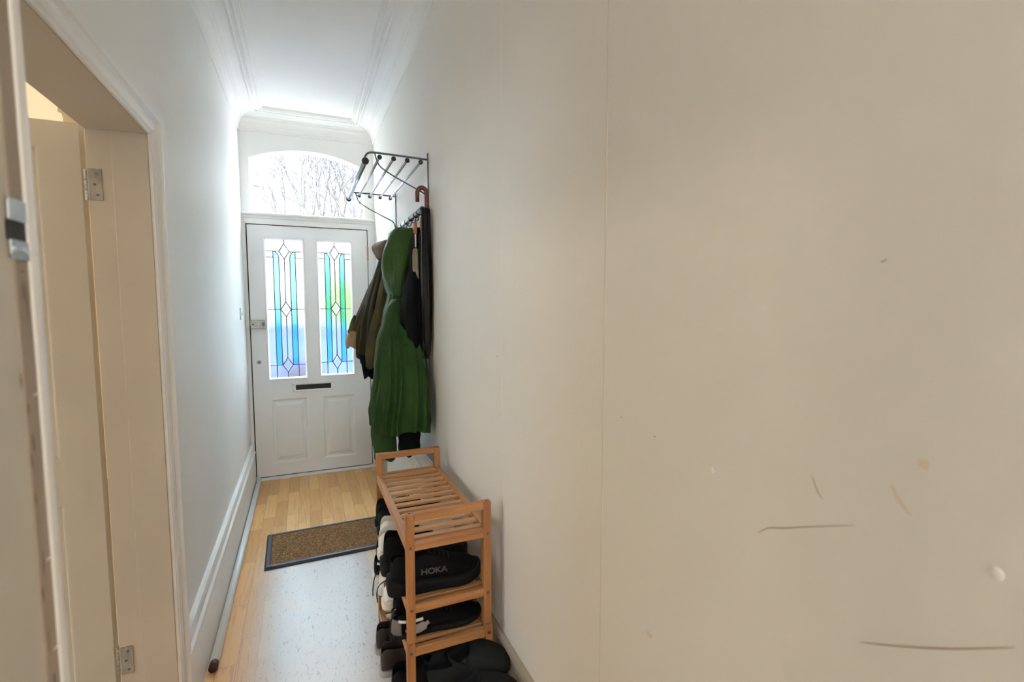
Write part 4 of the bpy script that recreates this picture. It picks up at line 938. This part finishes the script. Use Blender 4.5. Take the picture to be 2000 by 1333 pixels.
# clogs leaning on the rack end, toes on the wall skirting
def clog(label, loc, rz, pitch_, roll_=0):
    t = thing('clog', label, 'clog', loc, rz); t.rotation_euler = (roll_, pitch_, rz)
    L = .265
    tab = [(0, .018, .030, 1), (.04, .036, .048, 1), (.15, .044, .052, 1), (.30, .047, .056, 1), (.42, .050, .068, 1), (.50, .053, .086, .5), (.56, .055, .094, 0), (.66, .057, .092, 0), (.78, .056, .082, 0), (.88, .050, .070, 0), (.95, .038, .056, 0), (1, .018, .040, 0)]
    bm = nbm(); rings = []
    for t_ in [0, .01, .03, .06, .11, .18, .25, .32, .38, .43, .47, .5, .53, .57, .63, .70, .77, .83, .88, .92, .955, .98, 1]:
        wv, h, o = lerp_tab(tab, t_); x = t_ * L; zb = .002 + .012 * max(0, (t_ - .7) / .3) ** 2; cy = .006 * math.sin(PI * t_)
        if o > .3: prof_ = [(wv * .9, zb), (wv, zb + .008), (wv * 1.03, zb + (h - zb) * .5), (wv * .98, h - .003), (wv * .92, h), (wv * .82, h - .003), (wv * .70, .026), (wv * .2, .024)]
        else: prof_ = [(wv * .9, zb), (wv, zb + .008), (wv * 1.03, zb + (h - zb) * .4), (wv * .95, zb + (h - zb) * .68), (wv * .80, zb + (h - zb) * .86), (wv * .6, h - .005), (wv * .35, h - .001), (wv * .12, h)]
        rings.append([(x, cy - a, z) for a, z in prof_] + [(x, cy + a, z) for a, z in prof_[::-1]])
    loft(bm, rings); obj('foot_bed', bm, M['clog'], t, smooth=True, sub=2)
    b = nbm(); P = []
    for k in range(13):
        a = -PI / 2 + PI * k / 12
        P.append((.50 * L - .44 * L * math.cos(a) * .52, .054 * math.sin(a) + .004, .062 + .010 * math.cos(a)))
    rings = []
    for i, p in enumerate(P):
        p = Vector(p); tt = (Vector(P[min(i + 1, 12)]) - Vector(P[max(i - 1, 0)])).normalized(); nrm = tt.cross(Vector((0, 0, 1))).normalized()
        rings.append([p + nrm * .002 + Vector((0, 0, .008)), p - nrm * .002 + Vector((0, 0, .008)), p - nrm * .002 - Vector((0, 0, .008)), p + nrm * .002 - Vector((0, 0, .008))])
    loft(b, rings); obj('heel_strap', b, M['clog'], t, smooth=False, bevel=.001)
    for s in (-1, 1):
        b = nbm(); ball(b, (.50 * L, s * .0555 + .005, .062), .008, 12, (1, .4, 1)); obj('strap_rivet', b, M['clog'], t, smooth=True)
clog('charcoal foam clog nearest the rack, toe leaning against the right wall', (.328, 1.450, .236), -.42, -.10)
clog('charcoal foam clog nearest the viewer at the foot of the shoe rack', (.320, 1.338, .212), -.42, -.10)

# ------------------------------------------------------------------ outside
b = nbm(); box(b, -40, 40, YD + .22, 60, -.25, -.15); struct('ground', b, M['paving'], 'pale paving outside the front door', 'ground')
hd = thing('hedge', 'pale green clipped hedge across the street seen through the right door glass', 'hedge', (1.85, 12.2, -.15))
b = nbm(); rnd = random.Random(1); rings = []
for i in range(25):
    x = -1.55 + 3.6 * i / 24; P = []
    for a, r_ in [(0, 1), (30, 1), (60, 1), (90, 1), (120, 1), (150, 1), (180, 1)]:
        k = 1 + .06 * noise.noise(Vector((x * 3, a * .1, 0)))
        P.append((x, -math.cos(math.radians(a)) * .45 * k, (0 if a in (0, 180) else 1.85) + math.sin(math.radians(a)) * .55 * k))
    rings.append(P)
loft(b, rings); obj('foliage', b, M['hedge'], hd)
gw = nbm(); box(gw, -5, .35, 14, 14.25, -.15, 1.62); o = obj('garden_wall', gw, M['peachrender']); tag(o, 'peach rendered garden wall seen through the left door glass', 'wall', None, 'structure')
car = thing('car', 'blue parked car across the street behind the door glass', 'car', (-1.35, 7.6, -.15))
car.scale = (1, 1, 1.3)
b = nbm(); body = [(-2.05, .35), (-2.1, .7), (-1.95, .88), (-1.2, .98), (1.3, 1.02), (1.95, .92), (2.1, .7), (2.08, .35)]
loft(b, [[(x, -.75, z) for x, z in body], [(x, -.86, z - .0) for x, z in body], [(x, .86, z) for x, z in body], [(x, .75, z) for x, z in body]]); obj('car_body', b, M['carblue'], car, bevel=.03)
b = nbm(); cab = [(-1.25, .97), (-.55, 1.42), (.75, 1.44), (1.35, 1.0)]
loft(b, [[(x, -.78, z) for x, z in cab], [(x * .98, .78, z) for x, z in cab]]); obj('car_windows', b, M['carglass'], car, bevel=.04)
b = nbm(); box(b, -.6, .8, -.7, .7, 1.42, 1.47); obj('car_roof', b, M['carblue'], car, bevel=.03)
for x in (-1.3, 1.3):
    for y in (-.8, .8):
        b = nbm(); cyl(b, (x, y - .1, .31), (x, y + .1, .31), .31, 24); obj('wheel', b, M['tyre'], car)
hs = thing('house', 'dark-roofed house at the far left beyond the fanlight', 'house', (-5.5, 26, -.15))
b = nbm(); box(b, -3.3, 3.1, -3, 3, 0, 5.4); obj('wall', b, M['brick'], hs)
b = nbm(); prism(b, [(-3.3, 5.4), (3.4, 5.4), (0, 7.6)], 'y', -3.3, 3.3); obj('roof', b, M['slate'], hs)
b = nbm(); box(b, 2.5, 3.0, -.5, .2, 5.3, 6.9); obj('chimney', b, M['brick'], hs)

def tree(label, x, y, h, seed, spread=.55, depth=6, r0=.13, lean=0):
    rnd = random.Random(seed); t = thing('bare_tree', label, 'tree', (x, y, -.15), group=None)
    tb = nbm(); bb = nbm()
    def grow(p, d, ln, r, lv):
        P = [p]; n = 4; q = p.copy(); dd = d.copy()
        for i in range(n):
            dd = (dd + Vector((rnd.uniform(-1, 1), rnd.uniform(-1, 1), rnd.uniform(-.4, .7))) * .16).normalized(); q = q + dd * ln / n; P.append(q.copy())
        tube(tb if lv == 0 else bb, P, [r * (1 - .45 * i / n) for i in range(n + 1)], 6 if lv < 2 else 4, False)
        if lv >= depth: return
        k = rnd.choice((2, 3, 3)) if lv else 4
        for j in range(k):
            i = rnd.choice((2, 3, 4, 4)) if lv else rnd.choice((2, 3, 4))
            ax = Vector((rnd.uniform(-1, 1), rnd.uniform(-1, 1), rnd.uniform(-.2, .5))).normalized()
            nd = (dd + ax * (spread + .12 * lv * .5)).normalized()
            grow(P[i], nd, ln * rnd.uniform(.62, .82), r * .55 * rnd.uniform(.8, 1.1), lv + 1)
        grow(P[-1], dd, ln * .75, r * .56, lv + 1)
    grow(Vector((0, 0, 0)), Vector((lean, 0, 1)).normalized(), h * .33, r0, 0)
    obj('trunk', tb, M['bark'], t); obj('branches', bb, M['bark'], t)
tree('slender bare tree in the middle of the fanlight view', .35, 17.5, 9.2, 5, .62, 6, .075)
tree('bare tree with twiggy crown right of the middle of the fanlight', 1.25, 19.5, 9.4, 8, .62, 6, .085)
tree('dense bare tree at the right edge of the fanlight', 2.0, 16.5, 7.6, 12, .75, 7, .085)
tree('distant thin bare tree left of the middle of the fanlight', -.75, 22, 9.6, 15, .62, 6, .065)
